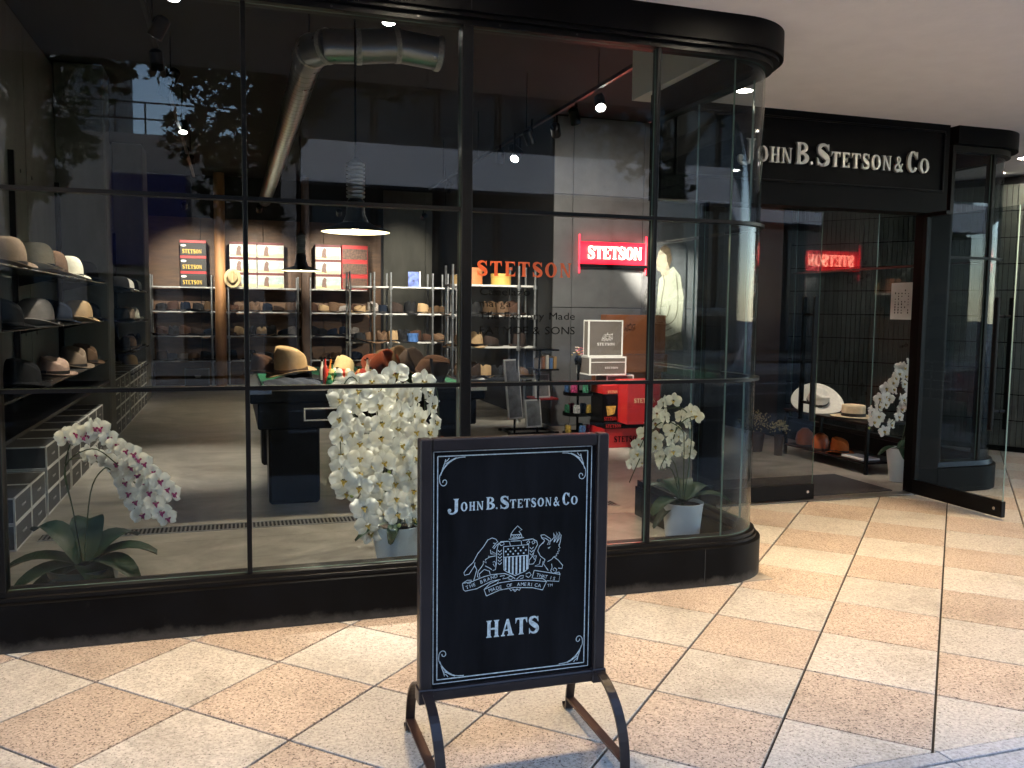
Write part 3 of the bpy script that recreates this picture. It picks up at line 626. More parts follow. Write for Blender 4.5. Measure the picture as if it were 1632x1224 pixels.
cm.build('crest', CHK, bd)

# ================================================================== ORCHIDS
PET = M('orchid_petal', (.86, .86, .79), .55, 0, .05, 30, trans=.22, rand=.09)
PETC = M('orchid_petal_cream', (.74, .74, .62), .55, 0, .06, 30, trans=.35)
LIPY = M('orchid_lip_yellow', (.45, .33, .06), .5, 0, .3, 120)
LIPP = M('orchid_lip_purple', (.28, .015, .12), .5, 0, .3, 120)
LEAF = M('orchid_leaf', (.008, .028, .012), .5, 0, .3, 8, spec=.2)
STEM = M('orchid_stem', (.03, .05, .015), .5, 0, .2, 20)
POTW = M('white_glazed_pot', (.72, .74, .74), .3, 0, .05, 10)
BARK = M('bark_chips', (.06, .04, .025), .95, 0, .4, 50, .5)
def petal(mb, L, W_, ang, cup, base=.008, tw=0.):
    nu, nv = 6, 4; ca, sa = math.cos(ang), math.sin(ang)
    def fn(u, v):
        t = u; wdt = W_*(math.sin(math.pi*min(1, t*.86+.10))**.62)*(1 if t < .97 else .75); s = (v-.5)*2
        a = base+L*t; b = s*wdt/2
        y = -cup*math.sin(t*1.7)*(1)-.006*math.cos(s*1.4)+cup*1.1*t*t*abs(s)*.8+tw*s*t
        return Vector((a*sa+b*ca, y, a*ca-b*sa))
    mb.grid(fn, nu, nv)
def flower_mesh(mat, seed):
    rnd = random.Random(seed); mb = MB(); j = lambda s: rnd.uniform(-s, s)
    for a, L, W_ in ((0+j(.1), .052, .042), (R(125)+j(.12), .050, .040), (R(-125)+j(.12), .050, .040)): petal(mb, L, W_, a, .006+j(.004), tw=j(.006))
    mb.v = [v+Vector((0, .003, 0)) for v in mb.v]
    for a in (R(78)+j(.1), R(-78)+j(.1)): petal(mb, .055, .066, a, .012+j(.006), tw=j(.006))
    return mb.mesh('flower', mat, smooth='full', recalc=False)
def lip_mesh(mat):
    mb = MB(); mb.lathe([(.0005, -.012), (.005, -.010), (.007, -.004), (.005, .003), (.0005, .006)], 8)
    mb.v = [Vector((p.x, p.y-.012, p.z-.006)) for p in mb.v]
    for s in (-1, 1):
        mb.grid(lambda u, v: Vector((s*(.004+.010*u), -.014-.006*math.sin(u*3), -.004+.012*(v-.5)*(1-.5*u)+.004*u)), 3, 2)
    mb.grid(lambda u, v: Vector(((v-.5)*.012*(1.2-u), -.014-.008*u, -.010-.014*u)), 3, 2)
    return mb.mesh('lip', mat, smooth='full', recalc=False)
FL = {'w': [flower_mesh(PET, i) for i in range(5)], 'c': [flower_mesh(PETC, 20+i) for i in range(4)]}
LIPS = {'y': lip_mesh(LIPY), 'p': lip_mesh(LIPP)}
def bud(mb, p, r): mb.lathe([(.0005, -r*1.2), (r*.8, -r*.5), (r, 0), (r*.7, r*.8), (.0005, r*1.2)], 8, p)
def leaf(mb, base, ang, L, W_, rise, droop):
    ca, sa = math.cos(ang), math.sin(ang)
    def fn(u, v):
        s = (v-.5)*2; wd = W_*math.sin(math.pi*(.10+.86*u))**.5
        r = L*u; z = rise*math.sin(u*math.pi*.6)-droop*u*u+.12*W_*abs(s)
        return Vector((base[0]+ca*r-sa*s*wd/2, base[1]+sa*r+ca*s*wd/2, base[2]+z))
    mb.grid(fn, 8, 4)
def orchid(label, loc, potprof, potmat, fls, stems, leaves, kind='w', lip='y', buds=(), fscale=1., ribs=False):
    """fls: (x, y, z, yaw deg, pitch deg) in world; stems: point lists"""
    t = thing('potted_orchid', label, 'orchid', loc); O = Vector(loc)
    n = 40; mb = MB(); mb.lathe(potprof+[(potprof[-1][0]-.006, potprof[-1][1]), (potprof[-1][0]-.01, potprof[-1][1]-.03)], n, loc)
    mb.disc((loc[0], loc[1], loc[2]+potprof[0][1]), potprof[0][0], n, False); mb.build('pot', potmat, t, smooth=True)
    zr = loc[2]+potprof[-1][1]-.02; MB().disc((loc[0], loc[1], zr), potprof[-1][0]-.008, 20).build('bark', BARK, t)
    for st in stems: MB().tube(_cat(st, 5), .0032, 6).build('stem', STEM, t, smooth=True)
    for a, L, W_, ri, dr in leaves:
        mb = MB(); leaf(mb, (loc[0], loc[1], zr+.01), R(a), L, W_, ri, dr); mb.build('leaf', LEAF, t, smooth='full', recalc=False)
    for p in buds:
        mb = MB(); bud(mb, p, .011); mb.build('bud', M('orchid_bud', (.35, .42, .12), .5), t, smooth=True)
    for i, (x, y, z, ya, pi_) in enumerate(fls):
        f = inst('flower', random.choice(FL[kind]), t, Vector((x, y, z))-O, (R(pi_), R(random.uniform(-14, 14)), R(ya)), fscale*random.uniform(.92, 1.1))
        inst('lip', LIPS[lip], f, scale=1.25 if lip == 'p' else 1.)
    return t
def onY(px, py, Y):      # a point on the vertical plane y = Y, by bearing from the place the picture was taken
    d = rt*((px-816)/1387.19)-up*((py-612)/1387.19)+fw; k = (Y+4.1219)/d.y
    return Vector((d.x*k, Y, 1.4991+d.z*k))
# large white orchid in the middle of the window
zc = [(905, 140), (560, 290), (680, 235), (800, 225), (670, 310), (805, 315), (920, 255), (1020, 270), (1105, 235), (1130, 315), (565, 395), (695, 430), (815, 415), (930, 360), (1020, 370), (1150, 415), (570, 495), (685, 535), (818, 505), (925, 450), (1035, 470), (1110, 475), (565, 590), (690, 625), (815, 590), (935, 540), (575, 675), (690, 710), (830, 645), (930, 675), (945, 605), (580, 750), (605, 820), (685, 790), (810, 765), (905, 765), (1025, 620), (810, 865), (910, 855), (710, 905), (830, 945), (915, 940), (1010, 890), (1010, 970), (730, 1000), (755, 1055), (985, 700), (1015, 810), (1015, 560), (760, 180), (1080, 180), (1060, 395), (640, 470), (760, 660), (990, 250), (1130, 560), (1120, 660), (1100, 760), (1080, 860)]
F_ = []
for i, (zx, zy) in enumerate(zc):
    zx = 845+(zx-845)*.92; cx = (zx-850)/300; dep = .50+.10*cx*cx+.045*math.sin(i*2.4)+random.uniform(-.03, .03)
    p = onY(380+zx/3.6, 560+zy/3.6-2, dep+.0); F_.append((p.x, p.y, p.z, 8+cx*28+random.uniform(-24, 24), random.uniform(-26, 8)))
for i in range(24):       # the far side of the plant
    a = random.uniform(-1, 1); F_.append((.83+.27*a, .72+.06*random.random(), random.uniform(.5, 1.12), 180+random.uniform(-40, 40), random.uniform(-10, 10)))
OC = (.86, .60, .004)
stems = []
for i in range(8):
    x1 = .56+.075*i; zb = .42 if i in (2, 3, 5, 6) else .55
    stems.append([(OC[0]+.02*(i-3.5)*.6, OC[1]+.02, .3), (OC[0]+(x1-OC[0])*.35, .64, .8), (OC[0]+(x1-OC[0])*.75, .62, 1.12), (x1, .64, 1.06), (x1+(x1-.86)*.05, .62, .9), (x1+(x1-.86)*.0, .60, zb)])
orchid('tall white orchid with dense cascading blooms in a pale pot, mid window', OC, [(.10, .002), (.112, .1), (.130, .2), (.142, .31)], M('pale_blue_pot', (.46, .54, .57), .35, 0, .06, 10), F_, stems,
       [(200, .26, .07, .05, .10), (320, .25, .07, .06, .12), (250, .22, .07, .05, .1), (90, .28, .07, .1, .1), (20, .24, .07, .06, .12)], 'w', 'y', [onY(380+650/3.6, 560+830/3.6, .5), onY(380+865/3.6, 560+695/3.6, .5), onY(380+922/3.6, 560+1000/3.6, .47), onY(623, 789, .5)], fscale=1.16)
# left orchid with purple lips
OL = (-.72, .55, .004)
main = [(500, 350), (535, 350), (585, 400), (627, 440), (672, 470), (712, 490), (745, 520), (775, 540), (815, 590), (858, 630), (895, 675), (930, 705), (360, 400), (440, 395), (475, 375), (410, 380)]
sec = [(577, 520), (640, 560), (612, 545), (668, 640), (692, 700), (727, 750), (765, 815), (650, 610), (480, 490), (520, 500)]; thd = [(740, 600), (770, 650), (800, 695), (840, 752), (868, 800), (905, 835), (700, 560)]
F_ = []
for L_, dep, n_ in ((main, .46, 0), (sec, .62, 1), (thd, .53, 2)):
    for zx, zy in L_:
        p = onY(zx/3.4, 580+zy/3.4, dep+random.uniform(-.02, .02)); F_.append((p.x, p.y, p.z, 38+random.uniform(-22, 22), random.uniform(-25, 0)))
s0 = (OL[0], OL[1], .2)
st = lambda L_, dep: [s0, (OL[0]-.03, .5, .5), (OL[0]-.06, .5, .72)]+[tuple(onY(zx/3.4, 580+zy/3.4-3, dep+.03)) for zx, zy in L_]
orchid('white orchid with purple centres arching to one side in a dark pot, window corner', OL, [(.12, .002), (.15, .1), (.165, .215)], M('dark_teal_pot', (.03, .05, .05), .4, 0, .1, 10), F_,
       [st([(420, 370), (530, 360), (630, 460), (760, 560), (860, 650), (930, 730)], .46), st([(440, 520), (560, 560), (640, 660), (720, 780), (770, 850)], .62), st([(500, 470), (640, 560), (760, 690), (900, 860)], .53), [s0, tuple(onY(490/3.4, 580+700/3.4, .5)), tuple(onY(560/3.4, 580+570/3.4, .5)), tuple(onY(600/3.4, 580+575/3.4, .5))]],
       [(0, .34, .17, .12, .08), (40, .3, .16, .16, .06), (-35, .32, .17, .1, .14), (180, .36, .17, .1, .1), (150, .28, .16, .22, .05), (-150, .32, .16, .06, .12), (215, .32, .14, .02, .18), (90, .28, .16, .22, .04), (-60, .28, .15, .06, .18)], 'w', 'p', fscale=.88)
# orchid in white ribbed pot behind the rounded corner, seen from behind
OR = (2.565, .47, .004)
zr_ = [(510, 300), (450, 315), (410, 380), (620, 365), (645, 395), (600, 440), (460, 400), (400, 530), (500, 480), (500, 540), (335, 500), (300, 570), (290, 620), (255, 690), (320, 680), (430, 640), (510, 610), (440, 690), (600, 580), (490, 660), (400, 440), (560, 400), (340, 620), (545, 520), (400, 580), (610, 625), (365, 460)]
F_ = []
for i, (zx, zy) in enumerate(zr_):
    p = onY(940+zx/3.825, 560+zy/3.825, .44+.05*math.sin(i*1.9)); F_.append((p.x, p.y, p.z, 195+random.uniform(-40, 40) if i % 4 else -30, random.uniform(-15, 15)))
st = lambda L_: [(OR[0], OR[1], .33)]+[tuple(onY(940+zx/3.825, 560+zy/3.825, .42)) for zx, zy in L_]
orchid('white orchid seen from behind in a white ribbed pot by the rounded glass', OR, sum([[(.085+.035*z/.36, z), (.0875+.035*z/.36, z+.006)] for z in [.002+.018*k for k in range(20)]], [])+[(.124, .366)], POTW, F_,
       [st([(575, 560), (560, 480), (480, 430), (400, 460), (320, 620), (240, 800)]), st([(610, 640), (620, 450), (580, 360), (500, 345), (400, 400), (300, 600)]), st([(520, 690), (460, 620), (540, 460), (600, 405), (640, 400)]), st([(500, 720), (430, 720), (500, 560), (530, 460)])],
       [(200, .26, .12, .08, .12), (150, .22, .12, .12, .04), (330, .28, .12, .1, .08), (20, .26, .12, .12, .06), (100, .24, .1, .14, .05), (185, .2, .1, .02, .16), (60, .24, .11, .14, .04)], 'c', 'y', fscale=.82)
# orchid beside the entrance table
OI = (5.72, 2.22, .004)
zi = [(1280, 120), (1190, 150), (1240, 220), (1180, 200), (1130, 280), (1070, 330), (1060, 400), (1010, 420), (1000, 490), (940, 540), (1000, 580), (960, 630), (1270, 400), (1200, 510), (1270, 490), (1180, 580), (1110, 650), (1050, 710), (1215, 430), (1130, 340), (1230, 150), (1060, 470), (1150, 240), (1225, 290), (1090, 420), (1265, 330)]
F_ = []
for i, (zx, zy) in enumerate(zi):
    p = onY(1220+zx/5.565, 560+zy/5.565, 2.15+.04*math.sin(i*1.7)); F_.append((p.x, p.y, p.z, 10+random.uniform(-30, 20), random.uniform(-25, 0)))
st = lambda L_: [(OI[0], OI[1], .28)]+[tuple(onY(1220+zx/5.565, 560+zy/5.565, 2.18)) for zx, zy in L_]
orchid('white orchid in a tall tapered white pot just inside the entrance', OI, [(.072, .002), (.11, .305)], POTW, F_, [st([(1300, 400), (1310, 200), (1270, 130), (1150, 240), (1000, 480), (920, 680)]), st([(1300, 600), (1310, 420), (1260, 400), (1180, 560), (1040, 710)])],
       [(180, .22, .08, .05, .1), (240, .24, .08, .06, .12), (20, .26, .09, .1, .1), (300, .22, .08, .05, .1)], 'w', 'y', [onY(1220+920/5.565, 560+680/5.565, 2.14)], fscale=1.0)
# ================================================================== HATS
FELT = {}
def felt(nm, c): 
    if nm not in FELT: FELT[nm] = M('felt_'+nm, c, .9, 0, .1, 40, .15, spec=.15)
    return FELT[nm]
COLS = {'black': (.012, .012, .013), 'brown': (.11, .066, .04), 'cream': (.62, .50, .34), 'ivory': (.62, .58, .47), 'grey': (.26, .23, .21), 'tan': (.34, .23, .125), 'taupe': (.20, .145, .105), 'rust': (.10, .02, .008), 'leather': (.05, .025, .016), 'darkleather': (.035, .024, .02), 'navy': (.008, .012, .022), 'white': (.72, .68, .60), 'straw': (.46, .36, .2), 'pink': (.50, .34, .26), 'olive': (.06, .035, .018), 'orange': (.45, .12, .03)}
BAND = M('hat_band', (.008, .007, .007), .6, 0, .2, 40)
BANDL = M('hat_band_brown', (.05, .025, .014), .5, 0, .2, 40)
HM = {}
def hat_meshes(kind):
    if kind in HM: return HM[kind]
    H, dent, pinch, rb_, curl, sides = {'bowler': (.140, 0, 0, .126, .018, .0), 'fedora': (.140, .045, .22, .130, .012, .10), 'wide': (.115, .04, .22, .205, .02, .08), 'boater': (.095, .0, 0, .165, .002, .02), 'cap': (.10, .02, .25, .13, .006, .05), 'pork': (.09, .02, .05, .14, .018, .03)}[kind]
    a0, b0 = .083, .098       # half width, half length
    crown = MB(); n = 32; V = []
    lev = []
    if kind == 'bowler':
        for i in range(11):
            t = i/10*math.pi/2; lev.append((math.cos(t)**.55 if i < 10 else .02, H*math.sin(t)**.9))
        lev = [(1, 0), (1.0, .03)]+[(r, .03+z*(H-.03)/H) for r, z in lev[1:]]
    else:
        sh = 1-sides
        lev = [(1, 0), (1-sides*.3, H*.35), (1-sides*.7, H*.7), (sh, H*.9), (sh*.95, H*.98), (sh*.86, H), (sh*.7, H*.99), (sh*.5, H*.98), (sh*.25, H*.975), (.02, H*.97)]
    for r, z in lev:
        for j in range(n):
            th = 2*math.pi*j/n; x, y = a0*r*math.cos(th), b0*r*math.sin(th); zz = z
            if dent:
                f = max(0, min(1, (z-H*.55)/(H*.45)))
                e = math.exp(-(x/.026)**2); zz -= dent*f*e*(1 if y > -.07 else .6)
                pf = max(0, y/b0); x *= 1-pinch*2.*f*pf; zz += f*(.026*y/b0)
                zz -= f*.02*max(0, -y/b0)**2
            elif kind == 'boater' and False: pass
            V.append((x, y, zz+.004))
    k = len(lev); F = [(i*n+j, i*n+(j+1) % n, (i+1)*n+(j+1) % n, (i+1)*n+j) for i in range(k-1) for j in range(n)]+[tuple((k-1)*n+j for j in range(n))]
    crown.add(V, F)
    brim = MB(); V = []
    for rr in (0, .25, .5, .75, .93, 1.0, 1.0, .93, .5, 0):
        top = len(V) < 6*n
        for j in range(n):
            th = 2*math.pi*j/n; s, c = math.sin(th), math.cos(th)
            ax = a0+(rb_-.0-a0)*rr*.96; ay = b0+(rb_*1.14-b0)*rr
            z = curl*(rr**2)*(2.2*c*c-.4) + (-.012 if kind in ('fedora', 'wide') else 0)*rr*max(0, s)
            V.append((ax*c, ay*s, z+(.0045 if top else 0)))
    F = [(i*n+j, i*n+(j+1) % n, (i+1)*n+(j+1) % n, (i+1)*n+j) for i in range(9) for j in range(n)]; brim.add(V, F)
    bnd = MB(); bh = .026 if kind != 'boater' else .03
    bnd.lathe([(1.012, .004), (1.016, .006), (1.0-sides*.2+.014, bh), (1.0-sides*.2, bh+.001)], 32, (0, 0, 0), a0, b0)
    bnd.box((-.0895, -.016, .006), (-.082, .016, .03))
    HM[kind] = (crown, brim, bnd); return HM[kind]
HMM = {}
def hmesh(kind, i, mat):
    k = (kind, i, mat.name)
    if k not in HMM: HMM[k] = hat_meshes(kind)[i].mesh(('crown', 'brim', 'band')[i], mat, smooth='full' if i < 2 else True)
    return HMM[k]
def hat(kind, colr, loc, label, rz=0, tilt=(0, 0), s=1., band=BAND, group=None, name=None):
    t = thing(name or {'bowler': 'bowler_hat', 'fedora': 'fedora_hat', 'wide': 'wide_brimmed_hat', 'boater': 'boater_hat', 'cap': 'cap', 'pork': 'porkpie_hat'}[kind], label, 'hat', loc, rot=(R(tilt[0]), R(tilt[1]), R(rz)), group=group)
    t.scale = (s, s, s); m = felt(colr, COLS[colr])
    inst('crown', hmesh(kind, 0, m), t); inst('brim', hmesh(kind, 1, m), t); inst('band', hmesh(kind, 2, band), t)
    return t
HJ = {}
def small_hat(kind, colr, loc, label, rz, group, tilt=(0, 0), s=1.):
    k = (kind, colr)
    if k not in HJ:
        mb = MB(); a, b, c = hat_meshes(kind)
        mb.add(a.v, a.f); mb.add(b.v, b.f); mb.cur = 1; mb.add(c.v, c.f); HJ[k] = mb.mesh('hat', [felt(colr, COLS[colr]), BAND], smooth=True)
    o = bpy.data.objects.new({'bowler': 'bowler_hat', 'fedora': 'fedora_hat', 'wide': 'wide_brimmed_hat', 'boater': 'boater_hat', 'cap': 'cap', 'pork': 'porkpie_hat'}[kind], HJ[k]); col.objects.link(o)
    o.location = loc; o.rotation_euler = (R(tilt[0]), R(tilt[1]), R(rz)); o.scale = (s, s, s); return tag(o, label, 'hat', group)

# ================================================================== LEFT HAT SHELVES
STEEL = M('galvanised_pipe', (.42, .43, .44), .35, .9, .2, 20, .05)
SHG = M('smoked_shelf', (.03, .033, .036), .25, 0, .2, 6)
ls = thing('wall_shelf_unit', 'long black steel shelf unit of hats along the concrete wall', 'shelf', (-1.55, 3.3, 0))
for y in (1.3, 3.95, 5.9):
    MB().box((-1.705, y-.025, .01), (-1.66, y+.025, 2.75)).build('upright', BLK2, ls)
for z in (1.742, 1.352, .93):
    MB().box((-1.70, 1.25, z-.012), (-1.26, 5.95, z)).build('shelf', SHG, ls, bevel=.003)
    for y in (1.3, 3.95, 5.9): MB().prism([(-1.66, y-.006, z-.0125), (-1.34, y-.006, z-.0125), (-1.66, y-.006, z-.09)], (0, .012, 0)).build('bracket', BLK2, ls)
HS_ = 1.36
for (k, c, y, z, lab, rz) in (
    ('bowler', 'taupe', 2.3, 1.748, 'mid-brown bowler hat at the window end of the top shelf', 80), ('bowler', 'cream', 3.23, 1.775, 'cream bowler hat with pale brim on the top shelf', 88), ('bowler', 'brown', 3.79, 1.748, 'dark brown bowler hat between cream and ivory ones on the top shelf', 95),
    ('bowler', 'ivory', 4.57, 1.748, 'ivory bowler hat on the top shelf', 85), ('bowler', 'black', 5.5, 1.748, 'black bowler hat at the far end of the top shelf', 90),
    ('fedora', 'black', 2.2, 1.358, 'large black hat at the window end of the second shelf', 90), ('bowler', 'grey', 3.16, 1.358, 'grey felt bowler hat on the second shelf', 85), ('fedora', 'navy', 4.03, 1.358, 'dark navy hat between grey and tan ones on the second shelf', 90), ('bowler', 'tan', 5.05, 1.358, 'tan bowler hat on the second shelf', 90), ('fedora', 'black', 5.7, 1.358, 'black hat at the far end of the second shelf', 80),
    ('cap', 'pink', 3.83, .936, 'pale pinkish hat with pinched crown on the lowest shelf', 60), ('fedora', 'black', 2.69, .936, 'black hat at the window end of the lowest shelf', 90), ('fedora', 'taupe', 4.75, .936, 'taupe fedora on the lowest shelf', 60), ('fedora', 'brown', 5.4, .936, 'dark brown fedora at the far end of the lowest shelf', 75)):
    hat(k, c, (-1.40, y, z), lab, rz, (0, 0), HS_ if k == 'bowler' else 1.25)
for i, y in enumerate((1.72, 2.75, 3.45, 4.25)):
    mb = MB().lathe([(.05, 0), (.055, .008), (.03, .016), (.03, .02)], 16, (0, 0, 0)); pass
# second bank of shelves past the pillar
l2 = thing('wall_shelf_unit', 'narrow black shelf unit of hats between the two concrete pillars', 'shelf', (-1.5, 9, 0))
for y in (8.3, 10.4): MB().box((-1.705, y-.025, .01), (-1.66, y+.025, 2.6)).build('upright', BLK2, l2)
for z in (1.72, 1.30, .9, .62): MB().box((-1.70, 8.2, z-.012), (-1.24, 10.55, z)).build('shelf', SHG, l2, bevel=.003)
for i, (z, y, c) in enumerate(((1.724, 8.6, 'black'), (1.724, 9.2, 'white'), (1.724, 9.8, 'black'), (1.724, 10.3, 'white'), (1.304, 8.6, 'black'), (1.304, 9.3, 'taupe'), (1.304, 10.0, 'ivory'), (.904, 8.7, 'black'), (.904, 9.5, 'brown'), (.904, 10.2, 'black'), (.624, 9.6, 'tan'))):
    small_hat('fedora' if i % 2 else 'bowler', c, (-1.42, y, z), '%s hat, %s from the window on the %s board between the pillars' % (c, ('first', 'second', 'third', 'fourth')[[0, 1, 2, 3, 0, 1, 2, 0, 1, 2, 0][i]], {1.724: 'top', 1.304: 'second', .904: 'third', .624: 'lowest'}[z]), 80+i*13, 'hats between the pillars', s=1.25)
o = MB().box((-1.712, 1.3, .69), (-1.25, 5.95, .715)).build('added_cover_board', BLK2, ls, bevel=.003)  # added black board, hides the bright tops of the boxes beneath
# hat boxes with white edging along the wall
WTE = M('white_card_edge', (.72, .70, .66), .7, 0, .05)
DKB = M('charcoal_card', (.05, .048, .047), .7, 0, .15, 12)
GRB = M('warm_grey_card', (.12, .10, .085), .75, 0, .08, 12)
def trimmed_box(name, label, a, b, face, edge, t=.012, group=None, lid=.0):
    """card box with pale edging strips on every edge"""
    o = thing(name, label, 'box', ((a[0]+b[0])/2, (a[1]+b[1])/2, a[2]), group=group)
    e = .0012; MB().box((a[0]+e, a[1]+e, a[2]+e), (b[0]-e, b[1]-e, b[2]-e)).build('body', face, o)
    mb = MB(); A = (a, b)
    for i in range(3):
        j, k = (i+1) % 3, (i+2) % 3
        for sj in (0, 1):
            for sk in (0, 1):
                lo = [0]*3; hi = [0]*3; lo[i], hi[i] = a[i]+(0 if i == 2 else t*1.0), b[i]-(0 if i == 2 else t*1.0)
                lo[j], hi[j] = (a[j], a[j]+t) if sj == 0 else (b[j]-t, b[j]); lo[k], hi[k] = (a[k], a[k]+t) if sk == 0 else (b[k]-t, b[k])
                if i != 2:
                    pass
                sh = .0003*(i+1); mb.box([v-sh for v in lo], [v+sh for v in hi])
    if lid:
        for (x0, y0, x1, y1) in ((a[0], a[1], b[0], a[1]+.0), ): mb.box((a[0]-.001, a[1]-.0015, b[2]-lid-.008), (b[0]+.001, a[1]+.003, b[2]-lid))
    mb.build('edging', edge, o); return o
kk = 0
for (y0, nb, hi_) in ((1.74, 2, 2), (2.72, 2, 3), (3.7, 2, 3), (4.66, 2, 3), (6.15, 4, 4), (8.1, 5, 4)):
    for i in range(nb):
        for j in range(hi_):
            y = y0+i*.46; ORD = 'first second third fourth fifth sixth seventh eighth ninth tenth eleventh twelfth thirteenth fourteenth fifteenth sixteenth seventeenth'.split(); kk += (j == 0)
            b_ = trimmed_box('hat_box', '%s charcoal hat box in the %s stack from the window along the left wall' % (('bottom', 'second', 'third', 'fourth')[j], ORD[kk-1]), (-1.70, y, .006+j*.166), (-1.27, y+.445, .006+j*.166+.162), DKB, M('pale_card_edge', (.5, .49, .46), .7), .009, group='charcoal hat boxes along the left wall')
            put_glyphs(MB(), word('STETSON', y+.17, y+.28, .006+j*.166+.075, .006+j*.166+.09), (-1.2685, 0, 0), (0, 1, 0), (0, 0, 1), (1, 0, 0), 0).build('print', WTE, b_)

# ================================================================== POOL TABLE AND GOODS
GREEN = M('green_baize', (.006, .11, .05), .95, 0, .15, 30, )
CHR = M('chrome', (.7, .7, .72), .12, 1, .03)
pt = thing('pool_table', 'black pool table with green cloth laid out with hats', 'pool table', (1.0, 3.5, 0))
TX0, TX1, TY0, TY1, TZ = .11, 1.9, 2.45, 5.0, .90
MB().box((TX0+.06, TY0+.06, .60), (TX1-.06, TY1-.06, .84)).build('cabinet', BLK2, pt, bevel=.01)
for a, b in (((TX0, TY0, .80), (TX1, TY0+.10, TZ+.006)), ((TX0, TY1-.10, .80), (TX1, TY1, TZ+.006)), ((TX0, TY0+.1005, .80), (TX0+.10, TY1-.1005, TZ+.006)), ((TX1-.10, TY0+.1005, .80), (TX1, TY1-.1005, TZ+.006))):
    MB().box(a, b).build('rail', BLK2, pt, bevel=.014)
MB().box((TX0+.101, TY0+.101, .85), (TX1-.101, TY1-.101, .912)).build('cloth', GREEN, pt)
for x0 in (TX0+.14, TX1-.52):
    for y0 in (TY0+.2, TY1-.58): MB().box((x0, y0, .004), (x0+.38, y0+.38, .6)).build('leg', BLK2, pt, bevel=.02)
for x in (TX0, TX1):
    for y in (TY0, TY1):
        sx = 1 if x == TX0 else -1; sy = 1 if y == TY0 else -1
        MB().box((x-sx*.006, y-sy*.006, .87), (x+sx*.16, y+sy*.004, .905)).build('corner_trim', CHR, pt, bevel=.004)
fr = MB()
for a, b in (((.5, .66), (.92, .672)), ((.5, .748), (.92, .76)), ((.5, .6725), (.512, .7475)), ((.908, .6725), (.92, .7475))): fr.box((a[0], TY0+.05, a[1]), (b[0], TY0+.0595, b[1]))
fr.build('coin_slot_frame', CHR, pt)
hat('fedora', 'tan', (.44, 2.95, 1.0), 'tan fedora on top of a dark hat on the pool table', 98, (-6, -6), 1.35, BANDL)
hat('wide', 'black', (.50, 3.02, .925), 'black wide-brimmed hat under the tan fedora', 80, (0, 0), 1.1)
hat('fedora', 'leather', (.22, 3.0, .985), 'brown leather hat with long brim at the end of the pool table', 60, (0, 4), 1.0)
hat('fedora', 'rust', (1.13, 2.85, 1.0), 'rust-red leather hat tipped up on the pool table', 40, (52, -18), 1.25, BANDL)
hat('fedora', 'olive', (1.24, 2.92, 1.03), 'brown leather hat behind the rust-red one', 30, (55, -14), 1.25)
hat('fedora', 'darkleather', (1.34, 2.88, 1.0), 'dark leather hat leaning in the middle of the tipped row', 30, (50, -10), 1.3)
hat('fedora', 'leather', (1.50, 2.75, .955), 'dark leather hat with tan brim at the end of the tipped row', 250, (-28, 12), 1.3, BANDL)
hat('fedora', 'straw', (.86, 3.15, .96), 'pale straw hat lying on its side behind the bottles', 120, (24, 10), .95)
jn = MB()
jn.grid(lambda u, v: Vector((.22+.42*u, 2.58+.26*v, .915+.05*math.sin(math.pi*v)**.5*math.sin(math.pi*min(1, .06+u*.9))**.4+.008*math.sin(u*23+v*9))), 22, 12)
o = jn.build('folded_jeans', M('dark_denim', (.012, .018, .035), .85, 0, .3, 40, .3), smooth=True); tag(o, 'folded dark blue denim in front of the tan fedora on the pool table', 'clothes')
TOYC = [(.6, .05, .03), (.7, .25, .04), (.6, .5, .2), (.7, .62, .5), (.05, .25, .12), (.5, .3, .12), (.7, .7, .65), (.35, .04, .03)]
TRK = []
for i in range(34):
    x, y = random.uniform(.64, 1.08), random.uniform(2.62, 3.0); c = TOYC[i % 8]; m_ = M('trinket_%d' % (i % 8), c, .35, 0, .15, 30)
    if i % 3 == 0:
        h_ = random.uniform(.1, .2); t = thing('bottle', None, None, (x, y, .914)); TRK.append((x, ('red', 'orange', 'straw', 'cream', 'green', 'amber', 'white', 'dark red')[i % 8], 'bottle', t))
        MB().lathe([(.0, 0), (.02, 0), (.02, h_*.6), (.008, h_*.8), (.008, h_)], 12).build('body', m_, t, smooth=True, local=True); MB().lathe([(.0095, h_), (.0095, h_+.012), (0, h_+.012)], 10).build('cap', BLK, t, smooth=True, local=True)
    else:
        mb = MB(); s_ = random.uniform(.02, .042); mb.lathe([(.0, 0), (s_, .004), (s_*1.1, s_), (s_*.6, s_*1.8), (s_*.75, s_*2.3), (s_*.4, s_*3), (0, s_*3.1)], 10)
        o = mb.build('figurine', m_, smooth=True); o.location = (x, y, .914); TRK.append((x, ('red', 'orange', 'straw-coloured', 'cream', 'green', 'amber', 'white', 'dark red')[i % 8], 'figurine', o))
_n = {}
for x, c_, kd, o in sorted(TRK, key=lambda q: q[0]):
    _n[(c_, kd)] = _n.get((c_, kd), 0)+1
    tag(o, 'small %s %s, %s such from the left in the pool table clutter' % (c_, kd, ('first', 'second', 'third', 'fourth')[_n[(c_, kd)]-1]), kd, 'trinkets on the pool table')
t = thing('guitar', 'round-bodied stringed instrument on a stand before the pool table', 'guitar', (1.5, 2.38, 0))
MB().lathe([(0, 0), (.10, .0), (.12, .02), (.10, .04), (0, .04)], 20, (0, 0, 0), .8, 1).xf(Matrix.Translation((1.50, 2.36, .42)) @ Matrix.Rotation(R(85), 4, 'X') @ Matrix.Rotation(R(0), 4, 'Z')).build('body', M('lacquered_wood', (.2, .05, .02), .25), t, smooth=True)
MB().bar([(1.50, 2.345, .52), (1.44, 2.38, 1.13)], .022, .012, (1, 0, .1)).build('neck', M('dark_neck', (.03, .02, .015), .4), t)

